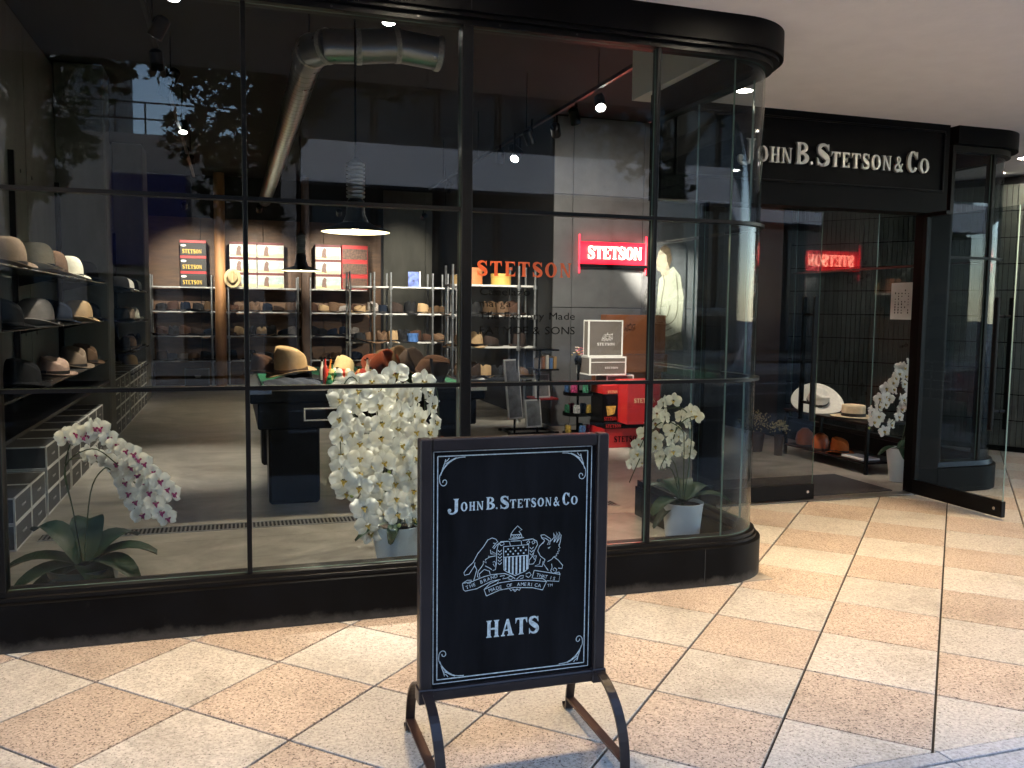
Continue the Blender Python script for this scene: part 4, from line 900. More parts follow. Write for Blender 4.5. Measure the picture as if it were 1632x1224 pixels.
for dx, dy in ((-.12, -.06), (.12, -.06), (0, .16)): MB().tube([(1.50, 2.38, .36), (1.50+dx, 2.38+dy, .006)], .008, 6).build('stand_leg', BLK2, t)
MB().tube([(1.50, 2.38, .33), (1.50, 2.40, .60)], .008, 6).build('stand_post', BLK2, t)
# ================================================================== PIPE RACKS AT THE BACK
RCOL = ['black', 'navy', 'brown', 'darkleather', 'olive', 'black', 'grey', 'tan', 'black', 'leather']
def rack(label, y, x0, x1, pipes, zs, ztop, where, step=.18, depth=.4, boards=M('pale_shelf_board', (.5, .49, .47), .5, 0, .1, 8), skip=()):
    t = thing('pipe_rack', label, 'rack', ((x0+x1)/2, y, 0))
    for x in pipes:
        for yy in (y, y+depth):
            p = MB().tube([(x, yy, .01), (x, yy, ztop)], .017, 10).build('pipe', STEEL, t, smooth=True)
            if yy == y:
                for z in zs: MB().tube([(x, yy, z-.05), (x, yy, z+.0)], .03, 10).build('clamp', STEEL, p, smooth=True)
                MB().lathe([(.05, .004), (.05, .012), (.02, .02), (.018, .03)], 12, (x, yy, 0)).build('foot', STEEL, p)
    for z in zs: MB().box((x0, y+.02, z-.02), (x1, y+depth-.02, z+.004)).build('shelf', boards, t)
    names = ['bottom', 'second', 'third', 'top'] if len(zs) == 4 else ['bottom', 'middle', 'top']
    for zi, z in enumerate(zs):
        if zi in skip: continue
        x = x0+.2; i = 0; OR_ = 'first second third fourth fifth sixth seventh eighth ninth tenth eleventh twelfth thirteenth fourteenth fifteenth sixteenth seventeenth eighteenth nineteenth twentieth twenty-first twenty-second twenty-third twenty-fourth twenty-fifth twenty-sixth twenty-seventh twenty-eighth'.split()
        while x < x1-.15:
            c = random.choice(RCOL); k = random.choice(['fedora', 'fedora', 'wide', 'pork', 'cap'])
            if random.random() < .97:
                small_hat(k, c, (x, y+.17, z+.006), '%s hat, %s from left, %s shelf of %s' % ({'darkleather': 'dark leather', 'leather': 'brown leather', 'olive': 'dark brown'}.get(c, c), OR_[i], names[zi], where), random.uniform(0, 360), 'hats on %s' % where, s=random.uniform(1.1, 1.35))
                i += 1
            x += step*random.uniform(.85, 1.3)
    return t
rack('galvanised pipe rack of hats and boxes along the back wall', 13.2, -1.45, 2.55, (-1.42, -.36, -.06, 1.22, 1.45, 2.2), (.5, .967, 1.424, 1.88), 2.1, 'the back wall rack', skip=(3,))
rack('galvanised pipe rack of dark hats in the middle of the shop', 10.0, 1.78, 3.6, (1.8, 2.19, 2.46, 3.155, 3.41, 3.56), (.5, .97, 1.435, 1.87), 2.1, 'the middle rack', skip=(3,))
rack('pipe rack holding folded goods beside the partition wall', 7.0, 2.72, 3.92, (2.75, 3.66, 3.89), (.6, 1.02, 1.44, 1.84), 2.1, 'the rack by the partition', skip=(3,))
wc = MB().lathe([(.10, .004), (.105, 1.), (.095, 2.), (.10, 3.98)], 20, (-.2, 13.12, 0)).build('timber_post', M('orange_timber', (.34, .16, .06), .6, 0, .35, 3, .2, stretch=(3, 3, .4)), smooth=True); tag(wc, 'round orange timber post in front of the back wall rack', 'post')
wc2 = MB().box((1.27, 13.0, .004), (1.42, 13.15, 3.98)).build('timber_post', M('dark_timber', (.09, .05, .03), .6, 0, .35, 3, .2), bevel=.01); tag(wc2, 'square dark timber post at the back wall rack', 'post')
# printed hat boxes on the top shelf
def card_box(label, x0, x1, z0, z1, y, style, i, group):
    t = thing('hat_box', label, 'box', ((x0+x1)/2, y, z0), group=group); e = .004
    cb = {'black': M('black_card', (.02, .018, .017), .6), 'picture': M('cream_card', (.62, .58, .5), .6), 'red': M('red_card', (.42, .012, .012), .5, 0, .08), }[style]
    lidc = {'black': MATS['red_card'] if 'red_card' in MATS else M('red_card', (.42, .012, .012), .5, 0, .08), 'picture': M('maroon_card', (.12, .02, .02), .6), 'red': M('red_card', (.42, .012, .012), .5)}[style]
    MB().box((x0+e, y+e, z0), (x1-e, y+.32, z1-.05)).build('body', cb, t); MB().box((x0, y, z1-.05), (x1, y+.325, z1-.001)).build('lid', lidc, t, bevel=.003)
    w_ = x1-x0; hh = z1-z0-.05; YL = M('yellow_print', (.75, .5, .06), .6); F0 = y+e-.002
    if style == 'black':
        put_glyphs(MB(), word('STETSON', x0+.04, x0+w_*.82, z0+.04, z0+.04+hh*.32), (0, F0, 0), UX, UZ, UN, 0, .0001).build('print', YL, t)
        MB().flat([(x0+.06+.05*math.cos(a), F0, z1-.1+.022*math.sin(a)) for a in [2*math.pi*k/16 for k in range(16)]]).build('emblem', WTE, t)
    elif style == 'picture':
        b = thing_part = MB().box((x0+.012, F0+.001, z0+.01), (x1-.012, F0+.003, z1-.06)).build('label', M('landscape_print', (.34, .42, .42), .5, 0, .25, 9), t)
        MB().flat([(x0+.012, F0-.001, z0+.01), (x1-.012, F0-.001, z0+.01), (x1-.012, F0-.001, z0+hh*.32), (x0+.012, F0-.001, z0+hh*.22)]).build('grass_print', M('meadow_print', (.6, .58, .25), .6, 0, .2, 20), b)
        cx = x0+w_*.34; MB().flat([(cx-.05, F0-.002, z0+.03), (cx+.05, F0-.002, z0+.02), (cx+.035, F0-.002, z0+hh*.5), (cx+.045, F0-.002, z0+hh*.8), (cx, F0-.002, z0+hh*.95), (cx-.035, F0-.002, z0+hh*.7)]).build('rider_print', M('rider_print', (.16, .09, .07), .6, 0, .5, 60), b)
    else:
        MB().box((x0+.01, F0+.001, z0+.01), (x1-.01, F0+.003, z1-.07)).build('label', M('dark_figures_print', (.1, .05, .03), .6, 0, .8, 25), t)
for i, (x0, x1, st_) in enumerate(((-.90, -.44, 'black'), (-.03, .46, 'picture'), (.47, .96, 'picture'), (1.55, 2.04, 'picture'), (2.06, 2.56, 'red'))):
    for j in range(3):
        card_box('%s, %s in %s stack on the back rack' % ({'black': 'black red-lidded hat box', 'picture': 'pale hat box printed with a rider', 'red': 'red hat box'}[st_], ('lowest', 'middle', 'topmost')[j], ('the first', 'the second', 'the third', 'the fourth', 'the fifth')[i]), x0, x1, 1.886+j*.285, 1.886+j*.285+.283, 13.2, st_, i, 'printed hat boxes on the back rack')
b_ = trimmed_box('storage_case', 'dark grey case with white mark on the floor by the back rack', (-.85, 13.0, .006), (-.42, 13.19, .36), DKB, M('case_edge', (.12, .13, .13), .4, .5), .014); MB().flat([(-.66, 12.997, .2), (-.58, 12.997, .2), (-.56, 12.997, .24), (-.68, 12.997, .24)]).build('mark', WTE, b_)
h_ = small_hat('fedora', 'straw', (.02, 13.02, 2.05), 'straw hat hung on the timber post', 0, None, (80, 0), 1.2)
for i, (x, z, c) in enumerate(((3.05, 1.846, (.5, .17, .06)), (2.86, 1.846, (.3, .2, .08)), (3.46, 1.846, (.52, .34, .08)))):
    t = thing('round_hat_box', ('orange round hat box on the partition rack', 'small mustard round box beside the orange one', 'yellow round hat box at the end of the partition rack')[i], 'box', (x, 7.18, z)); r_ = (.15, .10, .14)[i]; hh = (.22, .12, .15)[i]
    MB().lathe([(0, 0), (r_-.004, 0), (r_-.004, hh-.05)], 28).build('body', M('round_box_%d' % i, c, .55, 0, .08), t, smooth=True, local=True); MB().lathe([(r_, hh-.055), (r_, hh), (0, hh)], 28).build('lid', M('round_lid_%d' % i, tuple(v*.9 for v in c), .5), t, smooth=True, local=True)
t = thing('paperback', 'upright book with blue cover on the middle rack top shelf', 'book', (2.85, 10.1, 1.876)); MB().box((2.76, 10.08, 1.876), (2.94, 10.1, 2.12)).build('cover', M('blue_cover', (.08, .12, .35), .5, 0, .9, 14), t); MB().box((2.945, 10.08, 1.878), (2.965, 10.2, 2.13)).build('pages', WTE, t)
t = thing('blue_hat_tin', 'pale blue round tin on the middle rack', 'tin', (2.83, 10.05, .975)); MB().lathe([(0, 0), (.09, 0), (.09, .1), (.095, .1), (.095, .14), (0, .14)], 24).build('body', M('blue_tin', (.06, .14, .35), .4), t, smooth=True, local=True)

# ================================================================== RIGHT-HAND GOODS
RED = M('red_card', (.42, .012, .012), .5, 0, .08)
ORB = M('orange_brown_board', (.30, .10, .03), .5, 0, .12, 6)
GOLD = M('gold_print', (.75, .55, .28), .5, 0, .1)
def sbox(label, a, b, mat, txt=None, lid=None, bev=.003, tm=GOLD, tz=(.35, .6), tx=(.2, .8)):
    t = thing('hat_box', label, 'box', ((a[0]+b[0])/2, (a[1]+b[1])/2, a[2]))
    MB().box(a, b).build('body', mat, t, bevel=bev)
    if lid: MB().box((a[0]-.005, a[1]-.005, b[2]-lid), (b[0]+.005, b[1]+.005, b[2]+.002)).build('lid', mat, t, bevel=bev)
    if txt:
        w_, hh = b[0]-a[0], b[2]-a[2]
        put_glyphs(MB(), word(txt, a[0]+w_*tx[0], a[0]+w_*tx[1], a[2]+hh*tz[0], a[2]+hh*tz[1]), (0, a[1]-.008, 0), UX, UZ, UN, 0, .0001).build('print', tm, t)
    return t
sbox('large red box with dark lettering on the floor under the boxes', (3.87, 4.60, .006), (4.36, 5.0, .22), RED, 'STETSON', None, tm=BLK, tx=(.25, .9), tz=(.3, .6))
sbox('flat black and red box on top of the floor box', (3.87, 4.58, .222), (4.36, 5.0, .285), BLK2, 'STETSON', None, tm=RED, tx=(.02, .4), tz=(.2, .8))
t = sbox('tall black box with yellow picture beside the bright red box', (3.86, 4.62, .288), (4.04, 4.95, .60), BLK2, None); MB().flat([(3.9, 4.617, .47), (4.02, 4.617, .47), (4.0, 4.617, .38), (3.92, 4.617, .36)]).build('picture', M('yellow_figure_print', (.5, .3, .06), .5, 0, .6, 30), t); put_glyphs(MB(), word('STETSON', 3.88, 4.03, .31, .35), (0, 4.616, 0), UX, UZ, UN, 0, .0001).build('print', RED, t)
sbox('small red box on the tall black box', (3.86, 4.62, .602), (4.04, 4.95, .70), RED, 'STETSON', None, tx=(.3, .95), tz=(.1, .4))
sbox('bright red upright box with gold lettering in front of the brown cabinet', (4.05, 4.40, .288), (4.44, 4.72, .76), RED, 'STETSON', .0, tx=(.2, .85), tz=(.5, .6))
trimmed_box('hat_box', 'small white-edged box partly hidden behind the bright red box', (3.96, 4.75, .702), (4.29, 5.06, .80), GRB, WTE, .012)
b1 = trimmed_box('hat_box', 'taupe hat box with white edging lying under the upright one', (3.74, 4.72, .802), (4.18, 5.1, 1.005), GRB, WTE, .014, None, .055)
put_glyphs(MB(), word('STETSON', 3.92, 4.08, .875, .895), (0, 4.7175, 0), UX, UZ, UN, 0, .0001).build('print', WTE, b1)
b2 = trimmed_box('hat_box', 'taupe hat box with white edging and crest standing on end', (3.735, 4.76, 1.007), (4.15, 4.9, 1.41), GRB, WTE, .014)
put_glyphs(MB(), word('STETSON', 3.84, 4.05, 1.13, 1.16), (0, 4.7575, 0), UX, UZ, UN, 0, .0001).build('print', WTE, b2)
cm2 = MB(); lines(cm2, [[(3.86+u*.000125, 1.28-v*.000125) for u, v in pl] for pl in CR], (0, 4.757, 0), UX, UZ, UN, .0022); cm2.build('crest', WTE, b2)
cab = thing('display_cabinet', 'orange-brown display cabinet printed with a dark crest behind the boxes', 'cabinet', (4.55, 5.4, 0))
MB().box((4.2, 5.35, .006), (4.95, 5.75, .78)).build('body', ORB, cab, bevel=.005); MB().box((4.2, 5.3, .785), (5.0, 5.8, 1.0)).build('drawer', M('brown_drawer', (.2, .075, .03), .5, 0, .12, 6), cab, bevel=.004); MB().box((4.2, 5.33, 1.005), (4.98, 5.5, 1.47)).build('back_panel', ORB, cab, bevel=.004)
cm3 = MB(); lines(cm3, [[(4.40+u*.00013, 1.38-v*.00013) for u, v in pl] for pl in CR], (0, 5.327, 0), UX, UZ, UN, .003); cm3.build('crest', BLK, cab)
for i, (x, z) in enumerate(((4.05, 1.50), (4.0, 1.413))): pass
jr = thing('jar_stand', 'black tiered stand of colourful badges and jars beside the red boxes', 'stand', (3.72, 5.0, 0))
MB().tube([(3.72, 5.0, .0), (3.72, 5.0, .9)], .015, 8).build('pole', BLK2, jr)
for i, z in enumerate((.10, .33, .56)):
    MB().lathe([(0, z), (.17, z), (.17, z+.04), (.165, z+.04), (.165, z+.006), (0, z+.006)], 24, (3.72, 5.0, 0)).build('tray', BLK2, jr, smooth=True)
for i in range(30):
    a = R(i*47); z = (.106, .336, .566)[i % 3]; mb = MB().lathe([(0, 0), (.024, 0), (.024, .10), (.018, .12), (0, .12)], 8, (3.72+.13*math.cos(a), 5.0+.13*math.sin(a), z)); mb.build('jar', M('jar_%d' % (i % 5), [(.25, .03, .09), (.04, .09, .2), (.3, .2, .04), (.2, .2, .2), (.03, .12, .07)][i % 5], .3, 0, .95, 60), jr, smooth=True)
t = thing('flower_vase', 'small vase of bright flowers on top of the tiered stand', 'vase', (3.72, 5.0, .905)); MB().lathe([(0, 0), (.04, 0), (.05, .06), (.03, .1)], 12).build('vase', BLK2, t, local=True, smooth=True)
mb = MB()
for i in range(40):
    a, r_ = random.uniform(0, 6.3), random.uniform(0, .08); mb.cur = i % 3; mb.lathe([(0, 0), (.014, .006), (0, .012)], 6, (r_*math.cos(a), r_*math.sin(a), .1+random.uniform(0, .09)))
mb.build('blossoms', [M('pink_blossom', (.6, .1, .15), .6), M('white_blossom', (.7, .65, .6), .6), M('yellow_blossom', (.6, .4, .05), .6)], t, local=True)
mg = thing('magazine_stand', 'black tube stand with framed prints and magazines', 'stand', (3.45, 6.0, 0))
for x in (3.23, 3.52): MB().tube([(x, 5.8, .02), (x, 5.8, .3), (x+.04, 5.85, 1.02)], .014, 8).build('leg', BLK2, mg, smooth=True)
for y in (5.8, 6.2): MB().tube([(3.15, y, .02), (3.8, y, .02)], .016, 8).build('foot', BLK2, mg, smooth=True)
MB().tube([(3.2, 5.78, .02), (3.2, 6.22, .02)], .014, 8).build('cross_foot', BLK2, mg); MB().tube([(3.75, 5.78, .02), (3.75, 6.22, .02)], .014, 8).build('cross_foot', BLK2, mg)
for z, m_ in ((.42, RED), (.78, BLK2), (1.02, BLK2)): MB().box((3.5, 5.82, z), (3.8, 6.15, z+.02)).build('shelf', m_, mg)
def print_frame(label, x, y, z, w_, hh, lean, rz):
    t = thing('framed_print', label, 'picture', (x, y, z), rot=(R(-lean), 0, R(rz)))
    MB().box((-w_/2, -.01, 0), (w_/2, .01, hh)).build('frame', WTE, t, local=True, bevel=.002); MB().box((-w_/2+.02, -.0125, .02), (w_/2-.02, -.0105, hh-.02)).build('print', M('grey_print', (.2, .2, .2), .5, 0, .5, 10), t, local=True)
print_frame('tall framed grey print leaning on the magazine stand', 3.22, 5.73, .21, .24, .72, 8, 25)
print_frame('small framed print low on the magazine stand', 3.46, 5.74, .1, .22, .34, 10, 10)
print_frame('framed print standing on the red shelf of the magazine stand', 3.62, 5.9, .442, .2, .3, 8, 5)
for i in range(5):
    o = MB().box((3.54+i*.05, 5.84, .80), (3.575+i*.05, 6.0, .80+.13+.02*(i % 3))).build('small_book', M('book_%d' % i, [(.5, .4, .3), (.3, .12, .05), (.6, .55, .45), (.1, .2, .4), (.5, .3, .1)][i], .6)); tag(o, '%s small book upright on the magazine stand' % ('beige', 'brown', 'pale', 'blue', 'ochre')[i], 'book')
# neon sign on the partition
ng = thing('neon_sign', 'glowing red neon name sign on the concrete partition', 'sign', (4.77, 6.4, 2.1))
MB().box((4.29, 6.40, 2.08), (5.24, 6.468, 2.12)).build('shelf', BLK2, ng); MB().box((4.30, 6.44, 2.12), (5.23, 6.468, 2.41)).build('back_panel', M('red_acrylic', (.5, .01, .02), .4, 0, .05, emit=.4, ecol=(1, .01, .03)), ng)
RT = M('red_tube', (1, .05, .05), .4, 0, 0, emit=.6, ecol=(1, .02, .05))
for x in (4.29, 5.24): MB().tube([(x, 6.43, 2.0), (x, 6.43, 2.5)], .012, 8).build('side_tube', RT, ng)
put_glyphs(MB(), word('STETSON', 4.40, 5.17, 2.19, 2.35, .05), (0, 6.425, 0), UX, UZ, UN, .012, .0006).build('neon_letters', M('neon_tube', (1, .8, .7), .4, 0, 0, emit=1.1, ecol=(1, .66, .40)), ng)
ld = bpy.data.lights.new('neon_glow', 'AREA'); ld.energy = 1.8; ld.color = (1, .05, .06); ld.shape = 'RECTANGLE'; ld.size = .9; ld.size_y = .2
lo = bpy.data.objects.new('neon_glow', ld); col.objects.link(lo); lo.parent = ng; lo.location = (0, -.02, .17); lo.rotation_euler = (R(90), 0, 0)
# large poster of a man in a pale coat (flat print)
ps = thing('poster', 'large torn-edged poster of a person in a pale coat looking down', 'poster', (5.53, 6.44, .95))
MB().prism([(5.20, 6.452, .95), (5.86, 6.452, .97), (5.85, 6.452, 2.42), (5.76, 6.452, 2.50), (5.6, 6.452, 2.44), (5.4, 6.452, 2.40), (5.21, 6.452, 2.36)], (0, .012, 0)).build('paper', M('poster_grey', (.12, .12, .125), .7, 0, .4, 5), ps)
PY = 6.449
MB().flat([(5.30, PY, 1.18), (5.80, PY, 1.15), (5.83, PY, 1.7), (5.77, PY, 2.0), (5.66, PY, 2.12), (5.56, PY, 2.05), (5.45, PY, 1.95), (5.42, PY, 1.5)]).build('coat_print', M('pale_coat_print', (.66, .62, .48), .6, 0, .15, 8, stretch=(3, 1, .6)), ps)
MB().flat([(x, PY-.001, z) for x, z in ((5.47, 2.36), (5.43, 2.30), (5.415, 2.22), (5.39, 2.165), (5.412, 2.15), (5.405, 2.11), (5.425, 2.06), (5.47, 2.045), (5.50, 1.97), (5.60, 2.02), (5.60, 2.12), (5.61, 2.24), (5.57, 2.34), (5.52, 2.38))]).build('head_print', M('face_print', (.62, .5, .36), .6, 0, .3, 14), ps)
MB().flat([(x, PY-.002, z) for x, z in ((5.45, 2.35), (5.53, 2.41), (5.60, 2.36), (5.635, 2.22), (5.60, 2.10), (5.565, 2.18), (5.55, 2.27), (5.49, 2.31))]).build('hair_print', M('hair_print', (.14, .09, .05), .7, 0, .5, 40), ps)
lines(MB(), [_cat(q, 5) for q in ([(5.50, 2.02), (5.53, 1.9), (5.50, 1.7), (5.47, 1.4)], [(5.70, 2.02), (5.74, 1.7), (5.70, 1.42), (5.52, 1.32), (5.40, 1.34)], [(5.62, 1.6), (5.58, 1.45), (5.45, 1.42)], [(5.66, 1.3), (5.5, 1.24), (5.36, 1.28)])], (0, PY-.002, 0), UX, UZ, UN, .014).build('coat_fold_print', M('coat_shadow_print', (.3, .27, .19), .7), ps)
MB().flat([(5.23, PY-.001, 1.5), (5.40, PY-.001, 1.62), (5.44, PY-.001, 1.95), (5.34, PY-.001, 2.0), (5.24, PY-.001, 1.75)]).build('horse_print', M('dark_mottled_print', (.13, .13, .13), .6, 0, .9, 18), ps)
MB().flat([(5.22, PY-.0015, .98), (5.84, PY-.0015, 1.0), (5.80, PY-.0015, 1.25), (5.6, PY-.0015, 1.18), (5.3, PY-.0015, 1.22)]).build('trousers_print', M('olive_mottled_print', (.2, .18, .12), .6, 0, .6, 12), ps)

# ================================================================== ENTRANCE TABLE
et = thing('display_table', 'low black two-tier display table inside the entrance', 'table', (5.87, 3.2, 0))
for x in (5.645, 6.085):
    for y in (2.55, 3.80): MB().box((x-.014, y-.014, .004), (x+.014, y+.014, .47)).build('leg', BLK2, et)
MB().box((5.62, 2.53, .47), (6.11, 3.83, .492)).build('table_top', BLK2, et, bevel=.003); MB().box((5.63, 2.54, .10), (6.10, 3.82, .12)).build('lower_shelf', BLK2, et, bevel=.003)
hat('wide', 'white', (5.80, 3.50, .60), 'white wide-brimmed hat tilted up on the entrance table', 70, (0, -38), 1.15)
hat('boater', 'cream', (5.83, 2.98, .50), 'cream flat-topped hat with black band on the entrance table', 20, (0, 0), 1.2)
OT = M('orange_block', (.42, .10, .03), .4, 0, .15, 12)
for i, (y, kind) in enumerate(((3.62, 'bowl'), (3.36, 'dome'), (3.10, 'hat'))):
    if kind == 'hat': hat('fedora', 'orange', (5.78, y, .126), 'orange pointed hat on the lower shelf of the entrance table', 30, (0, 0), .95); continue
    t = thing('hat_block', ('orange wooden hat block with open top under the entrance table', 'rounded orange hat block under the entrance table')[i], 'hat block', (5.75, y, .124))
    MB().lathe([(0, 0), (.085, 0), (.095, .06), (.08, .13), (.03, .18), (.0, .18)] if i == 0 else [(0, 0), (.08, 0), (.085, .08), (.07, .13), (.03, .16), (0, .165)], 24).build('block', OT, t, local=True, smooth=True); MB().lathe([(.09, -.004), (.09, .012), (.0, .012)], 24).build('base', M('dark_wood', (.06, .03, .02), .5), t, local=True)
o = MB().box((5.66, 2.62, .124), (5.86, 2.92, .14)).build('white_catalogue', WTE); tag(o, 'thin pale catalogue on the lower shelf of the entrance table', 'book')
pn = MB().box((6.452, 2.96, 1.46), (6.456, 3.25, 1.83)).build('paper_notice', M('notice_paper', (.5, .55, .52), .8, 0, .05)); tag(pn, 'white paper notice with handwriting hung on the glass behind the entrance table', 'notice')
mb = MB()
for i in range(5):
    for j in range(9):
        if random.random() < .8: mb.box((6.450, 3.0+i*.045, 1.52+j*.028), (6.4515, 3.0+i*.045+.012, 1.52+j*.028+random.uniform(.006, .02)))
o = mb.build('ink', BLK, pn); o['kind'] = 'stuff'
DRY = M('dried_blossom', (.22, .17, .07), .9, 0, .4, 30)
def dry(label, x, y, pot, h0, r_, n):
    t = thing('dried_flowers', label, 'plant', (x, y, .006)); MB().lathe([(0, 0), (pot*.8, 0), (pot, h0)], 16).build('pot', M('dark_clay', (.06, .04, .035), .8), t, local=True, smooth=True)
    mb = MB()
    for i in range(n):
        a, e, q = random.uniform(0, 6.28), random.uniform(-.2, 1.4), random.uniform(.5, 1); p = Vector((math.cos(a)*math.cos(e), math.sin(a)*math.cos(e), math.sin(e)))*r_*q+Vector((0, 0, h0+r_*.35)); mb.lathe([(0, -.008), (.010, 0), (0, .010)], 5, p)
    o = mb.build('blossoms', DRY, t, local=True)
dry('bush of dried flowers in a dark pot behind the entrance table', 5.42, 4.05, .11, .2, .2, 170)
dry('small pale dried flowers standing at the table end', 5.50, 3.72, .05, .22, .12, 110)

# ================================================================== FLOOR GRATE, DUCT, LAMPS
gr = thing('floor_grate', 'narrow steel floor grate running across the concrete floor', 'grate', (.3, 2.05, .004))
MB().box((-1.2, 1.96, .0045), (2.85, 1.975, .008)).build('frame', STEEL, gr); MB().box((-1.2, 2.125, .0045), (2.85, 2.14, .008)).build('frame', STEEL, gr); MB().box((-1.2, 1.9755, .0045), (2.85, 2.1245, .005)).build('channel', BLK, gr)
mb = MB()
for i in range(150): mb.box((-1.19+i*.027, 1.976, .0052), (-1.19+i*.027+.012, 2.124, .0075))
o = mb.build('bar', M('worn_grate', (.22, .21, .19), .5, .6, .2), gr); o['kind'] = 'stuff'
FOIL = M('spiral_duct_steel', (.36, .38, .40), .3, .95, .08, 6, .04)
dc = thing('ventilation_duct', 'bare metal spiral ventilation duct under the dark ceiling', 'duct', (.6, 6, 3.4))
MB().tube([(.62, 3.25+i*.1, 3.52-.000*i) for i in range(100)], .112, 20, False).build('straight_run', FOIL, dc, smooth=True)
for i in range(60): MB().tube([(.62, 3.3+i*.16, 3.52), (.62, 3.312+i*.16, 3.52)], .118, 20, False).build('spiral_seam', M('dark_seam', (.12, .12, .12), .4, .8), dc, smooth=True) if i < 40 else None
for i, (a, b) in enumerate((((.62, 3.28, 3.52), (.64, 3.1, 3.53)), ((.64, 3.1, 3.53), (.74, 3.0, 3.545)), ((.74, 3.0, 3.545), (.98, 2.98, 3.56)), ((.98, 2.98, 3.56), (1.28, 2.98, 3.60)), ((1.28, 2.98, 3.60), (1.62, 2.98, 3.57)))):
    a, b = Vector(a), Vector(b); d = (b-a).normalized(); MB().tube([a-d*.03, b+d*.03], .128+.003*(i % 2), 22, False).build('elbow_section', FOIL, dc, smooth=True)
    MB().tube([b-d*.02, b+d*.02], .137, 22, False).build('foil_joint', M('foil_tape', (.7, .7, .7), .4, .9, .3, 60, .8), dc, smooth=True)
MB().tube([(.62, 3.2, 3.64), (.62, 3.2, 3.99)], .006, 6).build('hanger', BLK, dc); MB().tube([(1.2, 2.98, 3.7), (1.2, 2.98, 3.99)], .006, 6).build('hanger', BLK, dc)
SHIN = M('enamel_inside_glow', (.85, .82, .72), .5, 0, .03, emit=1.3, ecol=(1, .76, .38))  # lining emits by itself in place of light from the bulb
SHOUT = M('enamel_outside', (.02, .024, .03), .3, 0, .1)
def pendant(label, x, y, z, r_, power):
    t = thing('pendant_lamp', label, 'lamp', (x, y, z))
    MB().lathe([(r_, 0), (r_+.004, .004), (r_*.95, .018), (r_*.7, .04), (r_*.38, .075), (r_*.27, .14), (r_*.25, .24), (.05, .26)], 40).build('shade', SHOUT, t, local=True, smooth=True)
    MB().lathe([(r_-.006, .003), (r_*.92, .014), (r_*.66, .035), (r_*.34, .065), (.001, .07)], 40).build('shade_lining', SHIN, t, local=True, smooth=True)
    nk = MB(); nk.lathe(sum([[(.05, .26+k*.03), (.072, .268+k*.03), (.072, .28+k*.03), (.05, .288+k*.03)] for k in range(9)], [])+[(.02, .56)], 20); nk.build('ribbed_neck', STEEL, t, local=True, smooth=True)
    MB().tube([(0, 0, .55), (0, 0, 4.0-z)], .008, 6).build('cord', BLK, t, local=True)
    mb = MB().lathe([(0, .005), (.03, .015), (.04, .05), (.03, .06), (.02, .065)], 14); mb.build('bulb', M('bulb_glow', (1, .9, .7), .4, 0, 0, emit=12, ecol=(1, .85, .6)), t, local=True, smooth=True)
    ld = bpy.data.lights.new('pendant_light', 'SPOT'); ld.energy = power; ld.color = (1, .82, .58); ld.spot_size = R(140); ld.spot_blend = .6; ld.shadow_soft_size = .06
    lo = bpy.data.objects.new('pendant_light', ld); col.objects.link(lo); lo.parent = t; lo.location = (0, 0, -.01)
pendant('dark enamel pendant lamp over the pool table', .92, 2.73, 2.09, .265, 26)
pendant('dark enamel pendant lamp farther back near the back rack', .98, 9.15, 2.05, .29, 16)
SPL = M('spot_lens', (1, 1, 1), .4, 0, 0, emit=14, ecol=(1, .93, .82))
for x, y0, y1 in ((-.5, 1.6, 9.5), (2.98, 1.9, 9.5), (.8, 10.6, 10.64)):
    if y1-y0 < 1: t_ = MB().box((-.9, 11.0, 3.28), (4.0, 11.03, 3.31)).build('lighting_track', BLK2)
    else: t_ = MB().box((x-.016, y0, 3.38), (x+.016, y1, 3.41)).build('lighting_track', BLK2)
    tag(t_, 'black lighting track %s' % {-.5: 'above the left hat shelves', 2.98: 'above the right-hand goods', .8: 'across the back of the shop'}[x], 'light track')
    for k in range(4):
        MB().tube([(x, y0+(y1-y0)*(k+.5)/4, 3.41) if y1-y0 > 1 else (-.6+k*1.4, 11.015, 3.31), (x, y0+(y1-y0)*(k+.5)/4, 3.99) if y1-y0 > 1 else (-.6+k*1.4, 11.015, 3.99)], .005, 6).build('rod', BLK, t_)
def spot(label, x, y, z, tgt, power, size=38, colr=(1, .88, .72), r_=.042):
    p = Vector((x, y, z)); d = (Vector(tgt)-p).normalized(); q = d.to_track_quat('-Z', 'Y').to_euler()
    t = thing('spotlight', label, 'spotlight', p, group='track spotlights inside the shop', rot=q)
    MB().lathe([(r_, 0), (r_+.006, 0), (r_+.006, .13), (r_*.6, .15), (0, .15)], 18).build('housing', BLK2, t, local=True, smooth=True); MB().disc((0, 0, .004), r_, 18, False).build('lens', SPL, t, local=True)
    ld = bpy.data.lights.new('spot_beam', 'SPOT'); ld.energy = power; ld.color = colr; ld.spot_size = R(size); ld.spot_blend = .9; ld.shadow_soft_size = .03
    lo = bpy.data.objects.new('spot_beam', ld); col.objects.link(lo); lo.parent = t; lo.location = (0, 0, -.015)
    bar = MB().bar([(x, y, z), (x, y, 3.39 if abs(y-11) > .3 else 3.29)], .02, .012, (1, 0, 0)); o = bar.build('arm', BLK2); o.parent = t; o.matrix_parent_inverse = (Matrix.Translation(p) @ q.to_matrix().to_4x4()).inverted()
SP = 40
spot('spotlight aimed at the near bowler hats', -.46, 2.2, 3.26, (-1.4, 2.6, 1.55), SP*1.3, 32)
spot('spotlight aimed at the ivory bowler hats', -.46, 3.5, 3.26, (-1.4, 4.0, 1.5), SP*1.3, 32)
spot('spotlight aimed at the lower hats of the left shelf', -.55, 4.2, 3.33, (-1.4, 4.9, 1.2), SP*1.5, 32)
spot('spotlight throwing a pool of light on the floor beside the pool table', -.5, 3.0, 3.25, (-.3, 4.4, .0), SP*1.6, 44)
